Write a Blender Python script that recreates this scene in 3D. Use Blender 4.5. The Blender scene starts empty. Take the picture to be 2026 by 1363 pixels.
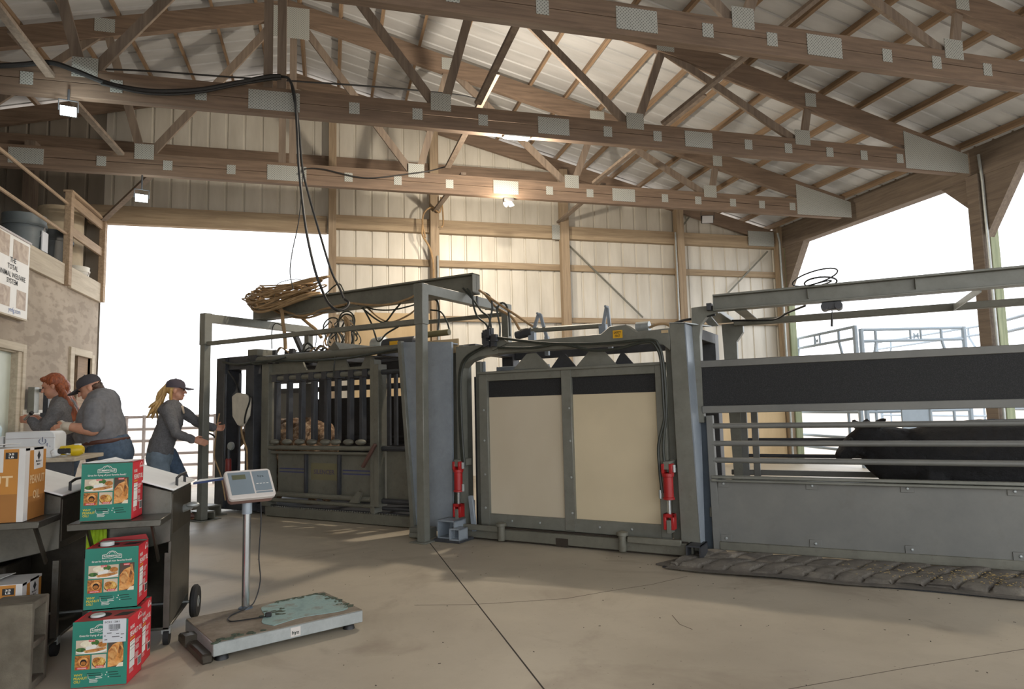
import bpy, math, random
from mathutils import Vector as V, Matrix, noise
random.seed(7)
SC=bpy.context.scene; COL=SC.collection
R3=math.radians
# ---------------------------------------------------------------- camera model
FPX=1334.27; CW,CH=1013.0,681.5
YAW,PIT,ROL=0.26595,0.0960959,0.0230471
EYE=V((0,0,1.25))
_f=V((math.sin(YAW)*math.cos(PIT),math.cos(YAW)*math.cos(PIT),math.sin(PIT)))
_r=V((math.cos(YAW),-math.sin(YAW),0)); _d=_f.cross(_r)
CR=_r*math.cos(ROL)+_d*math.sin(ROL); CD=_r*-math.sin(ROL)+_d*math.cos(ROL); CF=_f
def ray(x,y): return CR*((x-CW)/FPX)+CD*((y-CH)/FPX)+CF
def atY(x,y,Y): d=ray(x,y); return EYE+d*(Y/d.y)
def atX(x,y,X): d=ray(x,y); return EYE+d*(X/d.x)
def atZ(x,y,Z): d=ray(x,y); return EYE+d*((Z-1.25)/d.z)
def atP(x,y,P,N): d=ray(x,y); return EYE+d*((V(P)-EYE).dot(V(N))/d.dot(V(N)))
cam=bpy.data.cameras.new('camera'); co=bpy.data.objects.new('camera',cam); COL.objects.link(co)
cam.sensor_width=36; cam.lens=FPX*36/2026; cam.clip_end=400
M=Matrix((CR,-CD,-CF)).transposed().to_4x4(); M.translation=EYE; co.matrix_world=M
SC.camera=co
# ---------------------------------------------------------------- frames
class Fr:
    def __init__(s,o=(0,0,0),x=(1,0,0),y=(0,1,0),z=(0,0,1)): s.o,s.x,s.y,s.z=V(o),V(x),V(y),V(z)
    def __call__(s,p): return s.o+s.x*p[0]+s.y*p[1]+s.z*p[2]
W0=Fr()
_c=math.sqrt(.5)
FC=Fr((0,0,0),(_c,-_c,0),(-_c,-_c,0))                     # chute line: s along, t to the front
_a=R3(42)
FR=Fr((3.179,5.126,0),(math.cos(_a),-math.sin(_a),0),(-math.sin(_a),-math.cos(_a),0))
def inC(x,y,t): p=atP(x,y,FC.y*t,FC.y); return V((p.dot(FC.x),t,p.z))   # pixel -> chute coords on plane t
def inR(x,y,t): p=atP(x,y,FR.o+FR.y*t,FR.y); q=p-FR.o; return V((q.dot(FR.x),t,p.z))
# ---------------------------------------------------------------- mesh builder
class MB:
    def __init__(s,F=W0): s.v=[];s.f=[];s.m=[];s.F=F;s.mi=0
    def add(s,vs,fs):
        b=len(s.v); s.v+=[s.F(p) for p in vs]
        for f in fs: s.f.append([i+b for i in f]); s.m.append(s.mi)
        return s
    def box(s,x0,x1,y0,y1,z0,z1):
        return s.add([(x0,y0,z0),(x1,y0,z0),(x1,y1,z0),(x0,y1,z0),(x0,y0,z1),(x1,y0,z1),(x1,y1,z1),(x0,y1,z1)],
          [(0,3,2,1),(4,5,6,7),(0,1,5,4),(1,2,6,5),(2,3,7,6),(3,0,4,7)])
    def bar(s,p,q,w,d,up=(0,0,1)):
        p,q=V(p),V(q); a=(q-p).normalized(); b=V(up)-a*a.dot(V(up))
        if b.length<1e-4: b=V((1,0,0))-a*a.x
        b.normalize(); c=a.cross(b); b*=w/2; c*=d/2
        return s.add([p-b-c,p+b-c,p+b+c,p-b+c,q-b-c,q+b-c,q+b+c,q-b+c],
          [(0,1,2,3),(7,6,5,4),(0,4,5,1),(1,5,6,2),(2,6,7,3),(3,7,4,0)])
    def prism(s,poly,ext):
        n=len(poly); e=V(ext); P=[V(p) for p in poly]
        return s.add(P+[p+e for p in P],[tuple(range(n))[::-1],tuple(range(n,2*n))]+[(i,(i+1)%n,n+(i+1)%n,n+i) for i in range(n)])
    def quad(s,a,b,c,d): return s.add([a,b,c,d],[(0,1,2,3)])
    def tube(s,pts,r,n=8,side=None,closed=False):
        P=[V(p) for p in pts]; k=len(P)
        rr=r if isinstance(r,(list,tuple)) else [r]*k
        T=[]
        for i in range(k):
            a=P[(i-1)%k] if closed else P[max(i-1,0)]; b=P[(i+1)%k] if closed else P[min(i+1,k-1)]
            T.append((b-a).normalized() if (b-a).length>1e-9 else V((0,0,1)))
        if side is not None: u=V(side)
        else:
            u=V((0,0,1)) if abs(T[0].z)<.9 else V((1,0,0))
        vs=[];b=None
        for i in range(k):
            if b is None or side is not None: b=u-T[i]*T[i].dot(u)
            else: b=b-T[i]*T[i].dot(b)
            if b.length<1e-6: b=T[i].orthogonal()
            b.normalize(); a=b.cross(T[i])
            ri=rr[i]; ra,rb=ri if isinstance(ri,(list,tuple)) else (ri,ri)
            for j in range(n):
                w=2*math.pi*j/n; vs.append(P[i]+a*(ra*math.cos(w))+b*(rb*math.sin(w)))
        fs=[(i*n+j,i*n+(j+1)%n,((i+1)%k)*n+(j+1)%n,((i+1)%k)*n+j) for i in range(k if closed else k-1) for j in range(n)]
        if not closed: fs+=[tuple(range(n))[::-1],tuple(range((k-1)*n,k*n))]
        return s.add(vs,fs)
    def limb(s,pts,rad,side=(0,1,0),n=14):
        """tapered rounded limb; radii (in-plane, along side)"""
        P=[V(p) for p in pts]; rad=[(r,r) if not isinstance(r,(tuple,list)) else r for r in rad]
        a=(P[0]-P[1]).normalized(); e=(P[-1]-P[-2]).normalized()
        pp=[];rr=[]
        for k in (1,.85,.5): 
            q=math.sqrt(max(0,1-k*k)) if k<1 else .12
            pp.append(P[0]+a*(min(rad[0])*k)); rr.append((rad[0][0]*q,rad[0][1]*q))
        # smooth interpolation
        for i in range(len(P)-1):
            for t in (0,.33,.67):
                pp.append(P[i].lerp(P[i+1],t)); rr.append(tuple(rad[i][j]*(1-t)+rad[i+1][j]*t for j in (0,1)))
        pp.append(P[-1]); rr.append(rad[-1])
        for k in (.5,.85,1):
            q=math.sqrt(max(0,1-k*k)) if k<1 else .12
            pp.append(P[-1]+e*(min(rad[-1])*k)); rr.append((rad[-1][0]*q,rad[-1][1]*q))
        return s.tube(pp,rr,n,side)
    def trunk(s,pts,rad,side=(0,1,0),n=20,k=5):
        P=spline(pts,k); Rr=[V((r[0],r[1],0)) for r in rad]; Q=spline(Rr,k)
        return s.tube(P,[(q.x,q.y) for q in Q],n,side)
    def lathe(s,c,prof,n=20,ax=(0,0,1)):
        ax=V(ax).normalized(); u=ax.orthogonal().normalized(); w=ax.cross(u); c=V(c); vs=[]
        for r,h in prof:
            for j in range(n):
                a=2*math.pi*j/n; vs.append(c+ax*h+u*(r*math.cos(a))+w*(r*math.sin(a)))
        k=len(prof); fs=[(i*n+j,i*n+(j+1)%n,(i+1)*n+(j+1)%n,(i+1)*n+j) for i in range(k-1) for j in range(n)]
        fs+=[tuple(range(n))[::-1],tuple(range((k-1)*n,k*n))]
        return s.add(vs,fs)
    def ball(s,c,rx,ry=None,rz=None,n=14,X=(1,0,0),Y=(0,1,0),Z=(0,0,1)):
        ry=ry or rx; rz=rz or rx; vs=[];c=V(c);X,Y,Z=V(X),V(Y),V(Z); m=n//2
        for i in range(m+1):
            a=math.pi*i/m
            for j in range(n):
                b=2*math.pi*j/n; q=max(math.sin(a),.02)
                vs.append(c+X*(rx*q*math.cos(b))+Y*(ry*q*math.sin(b))+Z*(-rz*math.cos(a)))
        return s.add(vs,[(i*n+j,i*n+(j+1)%n,(i+1)*n+(j+1)%n,(i+1)*n+j) for i in range(m) for j in range(n)]+[tuple(range(n))[::-1],tuple(range(m*n,m*n+n))])
    def text(s,t,size,O,X,Y,align='L',width=None,bold=0):
        c=bpy.data.curves.new('t',type='FONT'); c.body=t; c.size=1; c.resolution_u=2; c.offset=bold
        o=bpy.data.objects.new('t',c); me=o.to_mesh()
        vs=[v.co.copy() for v in me.vertices]; fs=[tuple(p.vertices) for p in me.polygons]
        o.to_mesh_clear(); bpy.data.objects.remove(o); bpy.data.curves.remove(c)
        if not vs: return s
        x0=min(v.x for v in vs); x1=max(v.x for v in vs); w=x1-x0
        kx=size if width is None else width/w
        off={'L':0,'C':-w*kx/2,'R':-w*kx}[align]
        O,X,Y=V(O),V(X),V(Y)
        return s.add([O+X*((v.x-x0)*kx+off)+Y*(v.y*size) for v in vs],fs)
    def mesh(s,name,inv=None):
        me=bpy.data.meshes.new(name); vs=[inv@p for p in s.v] if inv else s.v
        me.from_pydata([tuple(p) for p in vs],[],s.f); return me
    def build(s,name,mat,parent=None,bevel=0,smooth=True,recalc=True):
        inv=wm(parent).inverted() if parent else None
        me=s.mesh(name,inv)
        if recalc:
            import bmesh; b=bmesh.new(); b.from_mesh(me); bmesh.ops.recalc_face_normals(b,faces=b.faces); b.to_mesh(me); b.free()
        mats=mat if isinstance(mat,(list,tuple)) else [mat]
        for m in mats: me.materials.append(m)
        if len(mats)>1: me.polygons.foreach_set('material_index',s.m)
        if smooth: me.shade_smooth(); me.set_sharp_from_angle(angle=R3(34))
        o=bpy.data.objects.new(name,me); COL.objects.link(o)
        if parent: o.parent=parent
        if bevel:
            b=o.modifiers.new('bev','BEVEL'); b.width=bevel; b.segments=1; b.limit_method='ANGLE'
        return o
def wm(o):
    m=o.matrix_basis.copy()
    while o.parent: o=o.parent; m=o.matrix_basis@m
    return m
def spline(pts,k=6):
    P=[V(p) for p in pts]; Q=[P[0]*2-P[1]]+P+[P[-1]*2-P[-2]]; out=[]
    for i in range(1,len(Q)-2):
        a,b,c,d=Q[i-1:i+3]
        for j in range(k):
            t=j/k; out.append(((b*2)+(c-a)*t+(a*2-b*5+c*4-d)*t*t+(b*3-a-c*3+d)*t**3)*.5)
    return out+[P[-1]]
def tag(o,label,cat,group=None,kind=None):
    o['label']=label; o['category']=cat
    if group: o['group']=group
    if kind: o['kind']=kind
    return o
def thing(name,label,cat,loc=(0,0,0),rz=0,group=None):
    o=bpy.data.objects.new(name,None); COL.objects.link(o); o.empty_display_size=.1
    o.location=loc; o.rotation_euler=(0,0,rz)
    o.matrix_world=Matrix.Translation(V(loc))@Matrix.Rotation(rz,4,'Z')
    return tag(o,label,cat,group)
def struct(o): o['kind']='structure'; return o
def dup(src,loc,rz,label,group=None):
    r=src.copy(); COL.objects.link(r); r.location=loc; r.rotation_euler=(0,0,rz); r['label']=label
    if group: r['group']=group
    for ch in [o for o in COL.objects if o.parent==src]:
        c=ch.copy(); COL.objects.link(c); c.parent=r
        for g in [o for o in COL.objects if o.parent==ch]:
            d=g.copy(); COL.objects.link(d); d.parent=c
    return r
def fuse(name,mb,mat,parent,voxel=.012,sm=6,disp=0,dscale=.08):
    inv=wm(parent).inverted() if parent else None
    me=mb.mesh(name,inv); o=bpy.data.objects.new('tmp',me); COL.objects.link(o)
    r=o.modifiers.new('r','REMESH'); r.mode='VOXEL'; r.voxel_size=voxel
    if sm: q=o.modifiers.new('s','SMOOTH'); q.iterations=sm; q.factor=.5
    if disp:
        t=bpy.data.textures.new('fold','CLOUDS'); t.noise_scale=dscale; t.noise_depth=1
        d=o.modifiers.new('d','DISPLACE'); d.texture=t; d.strength=disp; d.mid_level=.5
    dg=bpy.context.evaluated_depsgraph_get()
    m2=bpy.data.meshes.new_from_object(o.evaluated_get(dg)); bpy.data.objects.remove(o)
    m2.materials.clear(); m2.materials.append(mat); m2.shade_smooth()
    n=bpy.data.objects.new(name,m2); COL.objects.link(n)
    if parent: n.parent=parent
    return n
# ---------------------------------------------------------------- materials
def lin(c):
    if isinstance(c,str): c=[int(c[i:i+2],16)/255 for i in (0,2,4)]
    return tuple(x/12.92 if x<=.04045 else ((x+.055)/1.055)**2.4 for x in c[:3])+(1,)
class NT:
    def __init__(s,name):
        s.m=bpy.data.materials.new(name); s.m.use_nodes=True; s.t=s.m.node_tree; s.n=s.t.nodes; s.l=s.t.links
        s.b=s.n['Principled BSDF']; s.tc=s.n.new('ShaderNodeTexCoord')
    def new(s,k,**kw):
        q=s.n.new('ShaderNode'+k)
        for a,b in kw.items():
            if a in q.inputs: q.inputs[a].default_value=b
            else: setattr(q,a.lower(),b)
        return q
    def co(s,scale=(1,1,1),src='Object'):
        mp=s.n.new('ShaderNodeMapping'); mp.inputs['Scale'].default_value=scale
        s.l.new(s.tc.outputs[src],mp.inputs[0]); return mp.outputs[0]
    def noise(s,scale,detail=4,vec=None,rough=.55,dist=0):
        q=s.n.new('ShaderNodeTexNoise'); q.inputs['Scale'].default_value=scale; q.inputs['Detail'].default_value=detail
        q.inputs['Roughness'].default_value=rough; q.inputs['Distortion'].default_value=dist
        s.l.new(vec if vec is not None else s.tc.outputs['Object'],q.inputs['Vector']); return q.outputs['Fac']
    def ramp(s,fac,stops,interp='LINEAR'):
        q=s.n.new('ShaderNodeValToRGB'); e=q.color_ramp.elements; q.color_ramp.interpolation=interp
        while len(e)<len(stops): e.new(.5)
        for i,(p,c) in enumerate(stops): e[i].position=p; e[i].color=lin(c) if not isinstance(c,float) else (c,c,c,1)
        s.l.new(fac,q.inputs[0]); return q.outputs[0]
    def mix(s,f,a,b,mode='MIX'):
        q=s.n.new('ShaderNodeMix'); q.data_type='RGBA'; q.blend_type=mode
        for i,x in ((0,f),(6,a),(7,b)):
            if isinstance(x,(int,float)): q.inputs[i].default_value=x
            elif isinstance(x,(str,tuple)): q.inputs[i].default_value=lin(x)
            else: s.l.new(x,q.inputs[i])
        return q.outputs[2]
    def math(s,op,a,b=0):
        q=s.n.new('ShaderNodeMath'); q.operation=op
        for i,x in enumerate((a,b)):
            if isinstance(x,(int,float)): q.inputs[i].default_value=x
            else: s.l.new(x,q.inputs[i])
        return q.outputs[0]
    def bump(s,h,strength=.3,dist=.01):
        q=s.n.new('ShaderNodeBump'); q.inputs['Strength'].default_value=strength; q.inputs['Distance'].default_value=dist
        s.l.new(h,q.inputs['Height']); s.l.new(q.outputs[0],s.b.inputs['Normal']); return s
    def out(s,col=None,rough=.6,metal=0,spec=None):
        if col is not None:
            if isinstance(col,(str,tuple)): s.b.inputs['Base Color'].default_value=lin(col)
            else: s.l.new(col,s.b.inputs['Base Color'])
        if isinstance(rough,(int,float)): s.b.inputs['Roughness'].default_value=rough
        else: s.l.new(rough,s.b.inputs['Roughness'])
        s.b.inputs['Metallic'].default_value=metal
        if spec is not None: s.b.inputs['Specular IOR Level'].default_value=spec
        return s.m
def flat(name,c,rough=.6,metal=0,var=.12,scale=6):
    t=NT(name); k=lin(c); f=t.noise(scale,3)
    a=tuple(max(0,x*(1-var)) for x in k[:3]); b=tuple(min(1,x*(1+var)) for x in k[:3])
    r=t.n.new('ShaderNodeValToRGB'); r.color_ramp.elements[0].color=a+(1,); r.color_ramp.elements[1].color=b+(1,)
    r.color_ramp.elements[0].position=.3; r.color_ramp.elements[1].position=.7
    t.l.new(f,r.inputs[0]); return t.out(r.outputs[0],rough,metal)
def wood(name,dark,light,axis,rough=.8,scale=1.0,grime=.35):
    t=NT(name); sc=[22*scale]*3; sc[axis]=1.3*scale
    g=t.noise(1,6,t.co(sc),.65,.6); base=t.ramp(g,[(.25,dark),(.75,light)])
    big=t.noise(1.4,3); base=t.mix(t.ramp(big,[(.35,0.0),(.75,grime)]),base,dark)
    t.bump(g,.25,.004); return t.out(base,rough)
def steel(name,c,c2,rust='5a4632',amt=.5,rough=.5,sc=5):
    t=NT(name); n=t.noise(sc,6,rough=.7); base=t.ramp(n,[(.3,c),(.7,c2)])
    r=t.noise(sc*2.3,8,rough=.75); base=t.mix(t.ramp(r,[(.55,0.0),(.75,amt)]),base,rust)
    t.bump(r,.08,.004); return t.out(base,rough,.15)
def emit(name,c,s):
    t=NT(name); t.b.inputs['Emission Color'].default_value=lin(c); t.b.inputs['Emission Strength'].default_value=s; return t.out(c)
M_={}
M_['chord']=wood('lumber_along_x','57493e','8a7462',0)
M_['web']=wood('lumber_webs','5e5249','8f8071',2,scale=.8)
M_['purlin']=wood('lumber_along_y','63503f','9c8164',1)
M_['post']=wood('lumber_vertical','7c6a56','ad9a80',2)
M_['eave']=wood('eave_beam_timber','5a4f46','8a7c6d',1)
M_['girt']=wood('lumber_girts','806d58','b5a285',0)
M_['treated']=wood('treated_post','6e7a5c','a5ab8c',2)
M_['oldwood']=wood('weathered_boards','9a8d7a','c9bea9',1,scale=.7)
M_['rail']=wood('rail_boards','7a6550','b59d80',1)
t=NT('plywood'); w=t.n.new('ShaderNodeTexWave'); w.inputs['Scale'].default_value=3.2; w.inputs['Distortion'].default_value=9; w.inputs['Detail'].default_value=3; w.inputs['Detail Scale'].default_value=1.2
t.l.new(t.co((1,.6,1.6)),w.inputs['Vector']); c=t.ramp(w.outputs['Fac'],[(.2,'8c7e6d'),(.8,'a39583')]); c=t.mix(t.ramp(t.noise(.9,5),[(.35,0.0),(.8,.75)]),c,'6e6152')
M_['ply']=t.out(c,.85)
t=NT('tan_plywood'); w=t.noise(3,5,t.co((1,1,.25))); M_['tanply']=t.out(t.ramp(w,[(.3,'b39a74'),(.7,'cdb48c')]),.8)
t=NT('wall_sheet'); n=t.noise(2.2,5,t.co((1.6,1,.35))); c=t.ramp(n,[(.25,'bcb7ab'),(.7,'d9d5ca')]); M_['sheet']=t.out(c,.45,.1)
t=NT('shaded_sheet'); n=t.noise(2,5,t.co((1.5,1,.4))); M_['sheetShade']=t.out(t.ramp(n,[(.25,'6d665c'),(.7,'857d72')]),.7)  # sheet darkened to put the mezzanine's shade into its colour
t=NT('roof_sheet'); n=t.noise(1.6,5,t.co((.5,2,1))); c=t.ramp(n,[(.25,'a1a3a5'),(.7,'c3c5c7')]); M_['roof']=t.out(c,.5,.1)
t=NT('concrete')
a=t.noise(.55,6,dist=.6); b=t.noise(3.5,8,rough=.7); s_=t.noise(1.1,5,t.co((1,1,1)),.6,1.2)
c=t.ramp(a,[(.3,'a09583'),(.55,'b0a592'),(.8,'bbb09c')]); c=t.mix(t.ramp(b,[(.45,0.0),(.8,.35)]),c,'8a7d6c')
c=t.mix(t.ramp(s_,[(.54,0.0),(.72,.6)]),c,'7d6e5e'); sp=t.noise(45,2); c=t.mix(t.ramp(sp,[(.70,0.0),(.75,.6)]),c,'5b4f43')
t.bump(b,.06,.01); M_['concrete']=t.out(c,t.ramp(a,[(.3,.42),(.7,.62)]),0)
M_['joint']=flat('joint','2c261f',.9)
t=NT('dirt'); M_['crack']=flat('hairline','5a4f43',.9)
M_['dirt']=t.out(t.ramp(t.noise(2,6),[(.3,'b5a392'),(.7,'d3c6b8')]),.95)
M_['steel']=steel('grey_paint','67685f','7a7b73','52473c',.4,.42)
M_['steel2']=steel('green_grey_paint','626157','77766a','4d4236',.55,.5)
M_['steelD']=steel('dark_grimy_steel','2e3035','44464a','2f2822',.6,.5)
M_['steelB']=steel('blue_grey_sheet','7f8993','98a2ac','5b5a58',.35,.4,3)
M_['steelL']=steel('light_grey_panel','686966','787873','5c574d',.3,.5,2.5)
M_['stain']=steel('dark_drip_shade','2a241c','3c332a','1e1812',.5,.7)  # dark tone for flecks and grime, and for strips painted as shade
t=NT('black_rubber'); n=t.noise(160,2); c=t.ramp(n,[(.45,'111214'),(.72,'2b2c2e')]); M_['rubber']=t.out(c,.75)
t=NT('cream_sheet'); n=t.noise(1.3,4,t.co((1,1,.5))); c=t.ramp(n,[(.3,'c2b69e'),(.7,'d0c5af')]); M_['cream']=t.out(c,.42)
M_['creamR']=flat('cream_sheet_warm','cfc0a0',.5,0,.06,2)
M_['stainless']=steel('stainless_steel','4c4b46','67655e','3d3326',.6,.36,4)
M_['stainless'].node_tree.nodes['Principled BSDF'].inputs['Metallic'].default_value=.75
M_['stainD']=steel('greasy_stainless','38332b','514b42','332b20',.7,.4,5); M_['stainD'].node_tree.nodes['Principled BSDF'].inputs['Metallic'].default_value=.6
M_['chrome']=flat('bright_rod','c9ced2',.18,.95,.05)
M_['red']=flat('red_paint','a51a1c',.4,0,.15)
M_['black']=flat('black_plastic','17181a',.5,0,.2)
M_['tyre']=flat('tyre','1b1b1c',.8)
M_['cable']=flat('black_cable','161719',.55)
M_['hoseT']=flat('tan_hose','9a7d58',.7,0,.3,10)
M_['hoseD']=flat('dark_hose','2b2f29',.5,0,.25,10)
M_['galv']=steel('galvanised','9aa0a0','b4baba','77756e',.3,.38,9); M_['galv'].node_tree.nodes['Principled BSDF'].inputs['Metallic'].default_value=.5
M_['pale']=flat('hazed_blue_pipe','93a1ae',.5,0,.06)  # blue-grey gate pipe, made paler to put outdoor haze into the colour
M_['pipe']=flat('weathered_pipe','a39a98',.55,0,.12)
t=NT('nail_plate'); x=t.co((190,190,190)); sx=t.n.new('ShaderNodeSeparateXYZ'); t.l.new(x,sx.inputs[0])
q=t.math('MULTIPLY',t.math('SINE',sx.outputs[0]),t.math('SINE',sx.outputs[2])); c=t.ramp(q,[(.3,'b0b4b0'),(.5,'6b6e6b')]); M_['plate']=t.out(c,.45,.15)
M_['green']=flat('green_card','1f7a68',.6,0,.08); M_['redcard']=flat('red_card','d02430',.55,0,.08); M_['redtop']=flat('red_card_top','a93a3c',.7,0,.15)
M_['white']=flat('white_print','e8e6e0',.6,0,.04); M_['cap']=flat('white_cap','d9dcda',.4,0,.04)
M_['yellow']=flat('yellow_print','d8c21a',.6,0,.05); M_['yel']=flat('yellow_plastic','d2b313',.4,0,.1)
M_['ink']=flat('dark_ink','0f2420',.7); M_['blackink']=flat('black_ink','1a1a1c',.7); M_['hole']=flat('dark_hole','1c1311',.9)
M_['paperD']=flat('label_paper','cfd2d8',.7,0,.04); M_['paper']=flat('white_paper','e4e6e6',.6,0,.05)
def food(name,stops,sc):
    t=NT(name); n=t.noise(sc,5,dist=1.5); return t.out(t.ramp(n,stops),.6)
M_['fish']=food('fried_food',[(.3,'8a4b1d'),(.5,'c98a48'),(.7,'e0b878')],28)
M_['ring']=food('onion_food',[(.3,'4a2510'),(.5,'a8641f'),(.75,'d59a4a')],35)
M_['fries']=food('fries_food',[(.3,'7b4317'),(.5,'cf9a3f'),(.72,'efd084')],48)
M_['shrimp']=food('shrimp_food',[(.3,'9a4a1c'),(.5,'d58b3f'),(.72,'eab877')],22)
M_['leaf']=food('herb',[(.3,'1f4a1c'),(.7,'4b7a30')],60); M_['rice']=flat('pale_food','e6dcc2',.7,0,.1,60)
M_['photo']=flat('photo_backdrop','cbb9a2',.7,0,.1,12); M_['photoD']=flat('photo_dark','4d3d33',.7,0,.2,12)
M_['orange']=flat('orange_card','b3762a',.65,0,.08); M_['tanprint']=flat('tan_print','d9b98a',.7,0,.04)
M_['cardW']=flat('white_card','cdcbc8',.65,0,.06); M_['cardShade']=flat('shaded_card','936027',.7,0,.1)
t=NT('cinder'); n=t.noise(60,6,rough=.8); t.bump(n,.6,.01); M_['cinder']=t.out(t.ramp(t.noise(9,6),[(.3,'575044'),(.7,'787061')]),.95)
M_['denim']=flat('denim','3f5166',.85,0,.2,30); M_['denimL']=flat('lit_denim','70808e',.85,0,.2,14)  # one jeans cloth: denim has the far leg's shade in its colour
M_['hood']=flat('heather_grey','636366',.95,0,.22,60); M_['shirt']=flat('grey_shirt','6c6d72',.85,0,.14,30)
t=NT('skin'); t.b.inputs['Subsurface Weight'].default_value=.1; M_['skin']=t.out(t.ramp(t.noise(14,3),[(.3,'b97f66'),(.7,'cf9a80')]),.5)
M_['glove']=flat('latex_glove','cfc5b4',.4,0,.08,20)
def hair(n_,a,b):
    t=NT(n_); f=t.noise(1,4,t.co((60,60,9))); t.bump(f,.7,.01); return t.out(t.ramp(f,[(.3,a),(.7,b)]),.5)
M_['hairR']=hair('red_hair','5e2a16','a8562c'); M_['hairB']=hair('blond_hair','9a7238','dfb873'); M_['hairK']=hair('brown_hair','2a1a12','5a3a28')
M_['cap1']=flat('dark_cap','3c3a40',.8); M_['cap2']=flat('mauve_cap','4b444f',.8); M_['belt']=flat('brown_belt','4c2a20',.5)
def fur(n_,a,b,sc,c3=None):
    t=NT(n_); f=t.noise(sc,6,rough=.7); t.bump(f,.8,.02); st=[(.3,a),(.7,b)]
    if c3: st=[(.25,a),(.5,b),(.75,c3)]
    return t.out(t.ramp(f,st),.75)
M_['furK']=fur('black_coat','050506','16161a',25); M_['furB']=fur('brown_curly_coat','46321f','80634a',16,'d6bfa0')
M_['scaleW']=flat('offwhite_plastic','cfc8c2',.45,0,.05); M_['scaleB']=flat('brown_plastic','7d5f56',.5); M_['lcd']=flat('lcd','5c5f4a',.3); M_['face']=flat('grey_overlay','76838c',.4,0,.05)
t=NT('platform_dirty'); n=t.noise(7,7,rough=.7); c=t.ramp(n,[(.3,'5d5143'),(.6,'82786a'),(.8,'8d8c82')]); M_['dirty']=t.out(c,.9)
t=NT('teal_mat'); n=t.noise(9,7,rough=.7); c=t.ramp(n,[(.32,'6f8a88'),(.5,'86a3a2'),(.62,'7a857c'),(.74,'75695a')]); M_['teal']=t.out(c,.7)
M_['debris']=flat('hay_bits','3f4a3c',.9,0,.4,40)
t=NT('rubber_mat'); n=t.noise(40,6); M_['mat']=(t.bump(n,.6,.01) and t.out(t.ramp(t.noise(6,6,rough=.7),[(.3,'46423d'),(.6,'69635a'),(.8,'8f8677')]),.9))
M_['sign']=flat('safety_yellow','e0a81c',.5,0,.04); M_['bag']=flat('white_pouch','c9c2b2',.7,0,.1,12)
M_['blue']=flat('blue_edge','23386b',.5); M_['stripe']=flat('blue_stripe','3e426a',.6); M_['glow']=flat('yellow_wash','716c50',.6,0,.06); M_['purple']=flat('purple_print','52495c',.6)
M_['door']=flat('pale_door','bcc4b8',.5,0,.05); M_['glass']=flat('dim_pane','5d6468',.15,0,.2,2); M_['trim']=flat('white_trim','d6d2c8',.6)
M_['banner']=flat('vinyl_banner','d9d6cf',.5,0,.03); M_['bphoto']=food('banner_photo',[(.3,'8b7460'),(.6,'b7a48f'),(.8,'d3c7b6')],5); M_['binkb']=flat('blue_print','4a6aa8',.6)
M_['bucketG']=flat('grey_bucket','5b6468',.5); M_['bucketK']=flat('dark_bucket','2b2f30',.45); M_['bucketW']=flat('white_bucket','d4cfc2',.5); M_['drum']=flat('beige_drum','b7a78c',.7)
M_['cooler']=flat('white_cooler','d3d6d8',.4,0,.05); M_['bottle']=flat('clear_bottle','b9d0d6',.15,0,.08); M_['mint']=flat('teal_cap','2f7d78',.5)
M_['lampw']=emit('lamp_glow','fff6e0',12); M_['tubew']=emit('tube_glow','fff2d8',25); M_['lampc']=emit('cool_lamp_glow','f2fff6',25)
M_['curtain']=steel('navy_curtain','3d4854','4f5b67','33383d',.3,.5,4); M_['pink']=flat('skin_pink_cow','caa58c',.7)
M_['hay']=flat('bedding_straw','a08a5a',.9,0,.3,40)
WORLD=2.6; LT=350; LB=34; LW=130; LC=10; EXPO=0.14; AGX=False
# ================================================================ BARN
WY,TY=12.85,[10.41,7.97,5.53]; RX=-.62; EX=9.7; LX=-10.9; PX=-3.78
def top(x): return 7.62-.25*abs(x-RX)
mb=MB(); mb.box(LX,12,-4,WY+.3,-.2,0); struct(mb.build('floor',M_['concrete'],smooth=False))
mb=MB(); mb.box(.929,.937,-4,WY-.2,-.01,.001); struct(mb.build('trim_1',M_['joint'],smooth=False))
mb=MB(); rf=random.Random(8)
for i in range(110):
    x,y=rf.uniform(-.6,4.5),rf.uniform(2.2,6.5); a=rf.random()*6; L=rf.uniform(.003,.014); mb.bar((x,y,.001),(x+L*math.cos(a),y+L*math.sin(a),.0015),.002,.004)
tag(mb.build('floor_flecks',M_['stain'],smooth=False),'small dark flecks scattered over the concrete floor','debris',kind='stuff')
# hairline cracks
mb=MB()
pts=[atZ(x,y,.001) for x,y in [(820,1197),(930,1196),(1000,1192),(1060,1188),(1120,1184),(1200,1170),(1290,1156),(1360,1140)]]
for a,b in zip(pts,pts[1:]): mb.bar(a,b,.001,.003)
pts=[atZ(x,y,.001) for x,y in [(1330,1217),(1345,1235),(1370,1245)]]
for a,b in zip(pts,pts[1:]): mb.bar(a,b,.001,.003)
pts=[atZ(x,y,.001) for x,y in [(1560,1363),(1800,1320),(2026,1284)]]
for a,b in zip(pts,pts[1:]): mb.bar(a,b,.001,.003)
struct(mb.build('trim_2',M_['crack'],smooth=False))
mb=MB(); mb.box(-90,90,WY+.3,130,-.3,-.03); mb.box(12,90,-40,WY+.3,-.3,-.03); mb.box(-90,LX,-40,WY+.3,-.3,-.03); mb.box(LX,12,-40,-4,-.3,-.03); struct(mb.build('ground',M_['dirt'],smooth=False))
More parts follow.
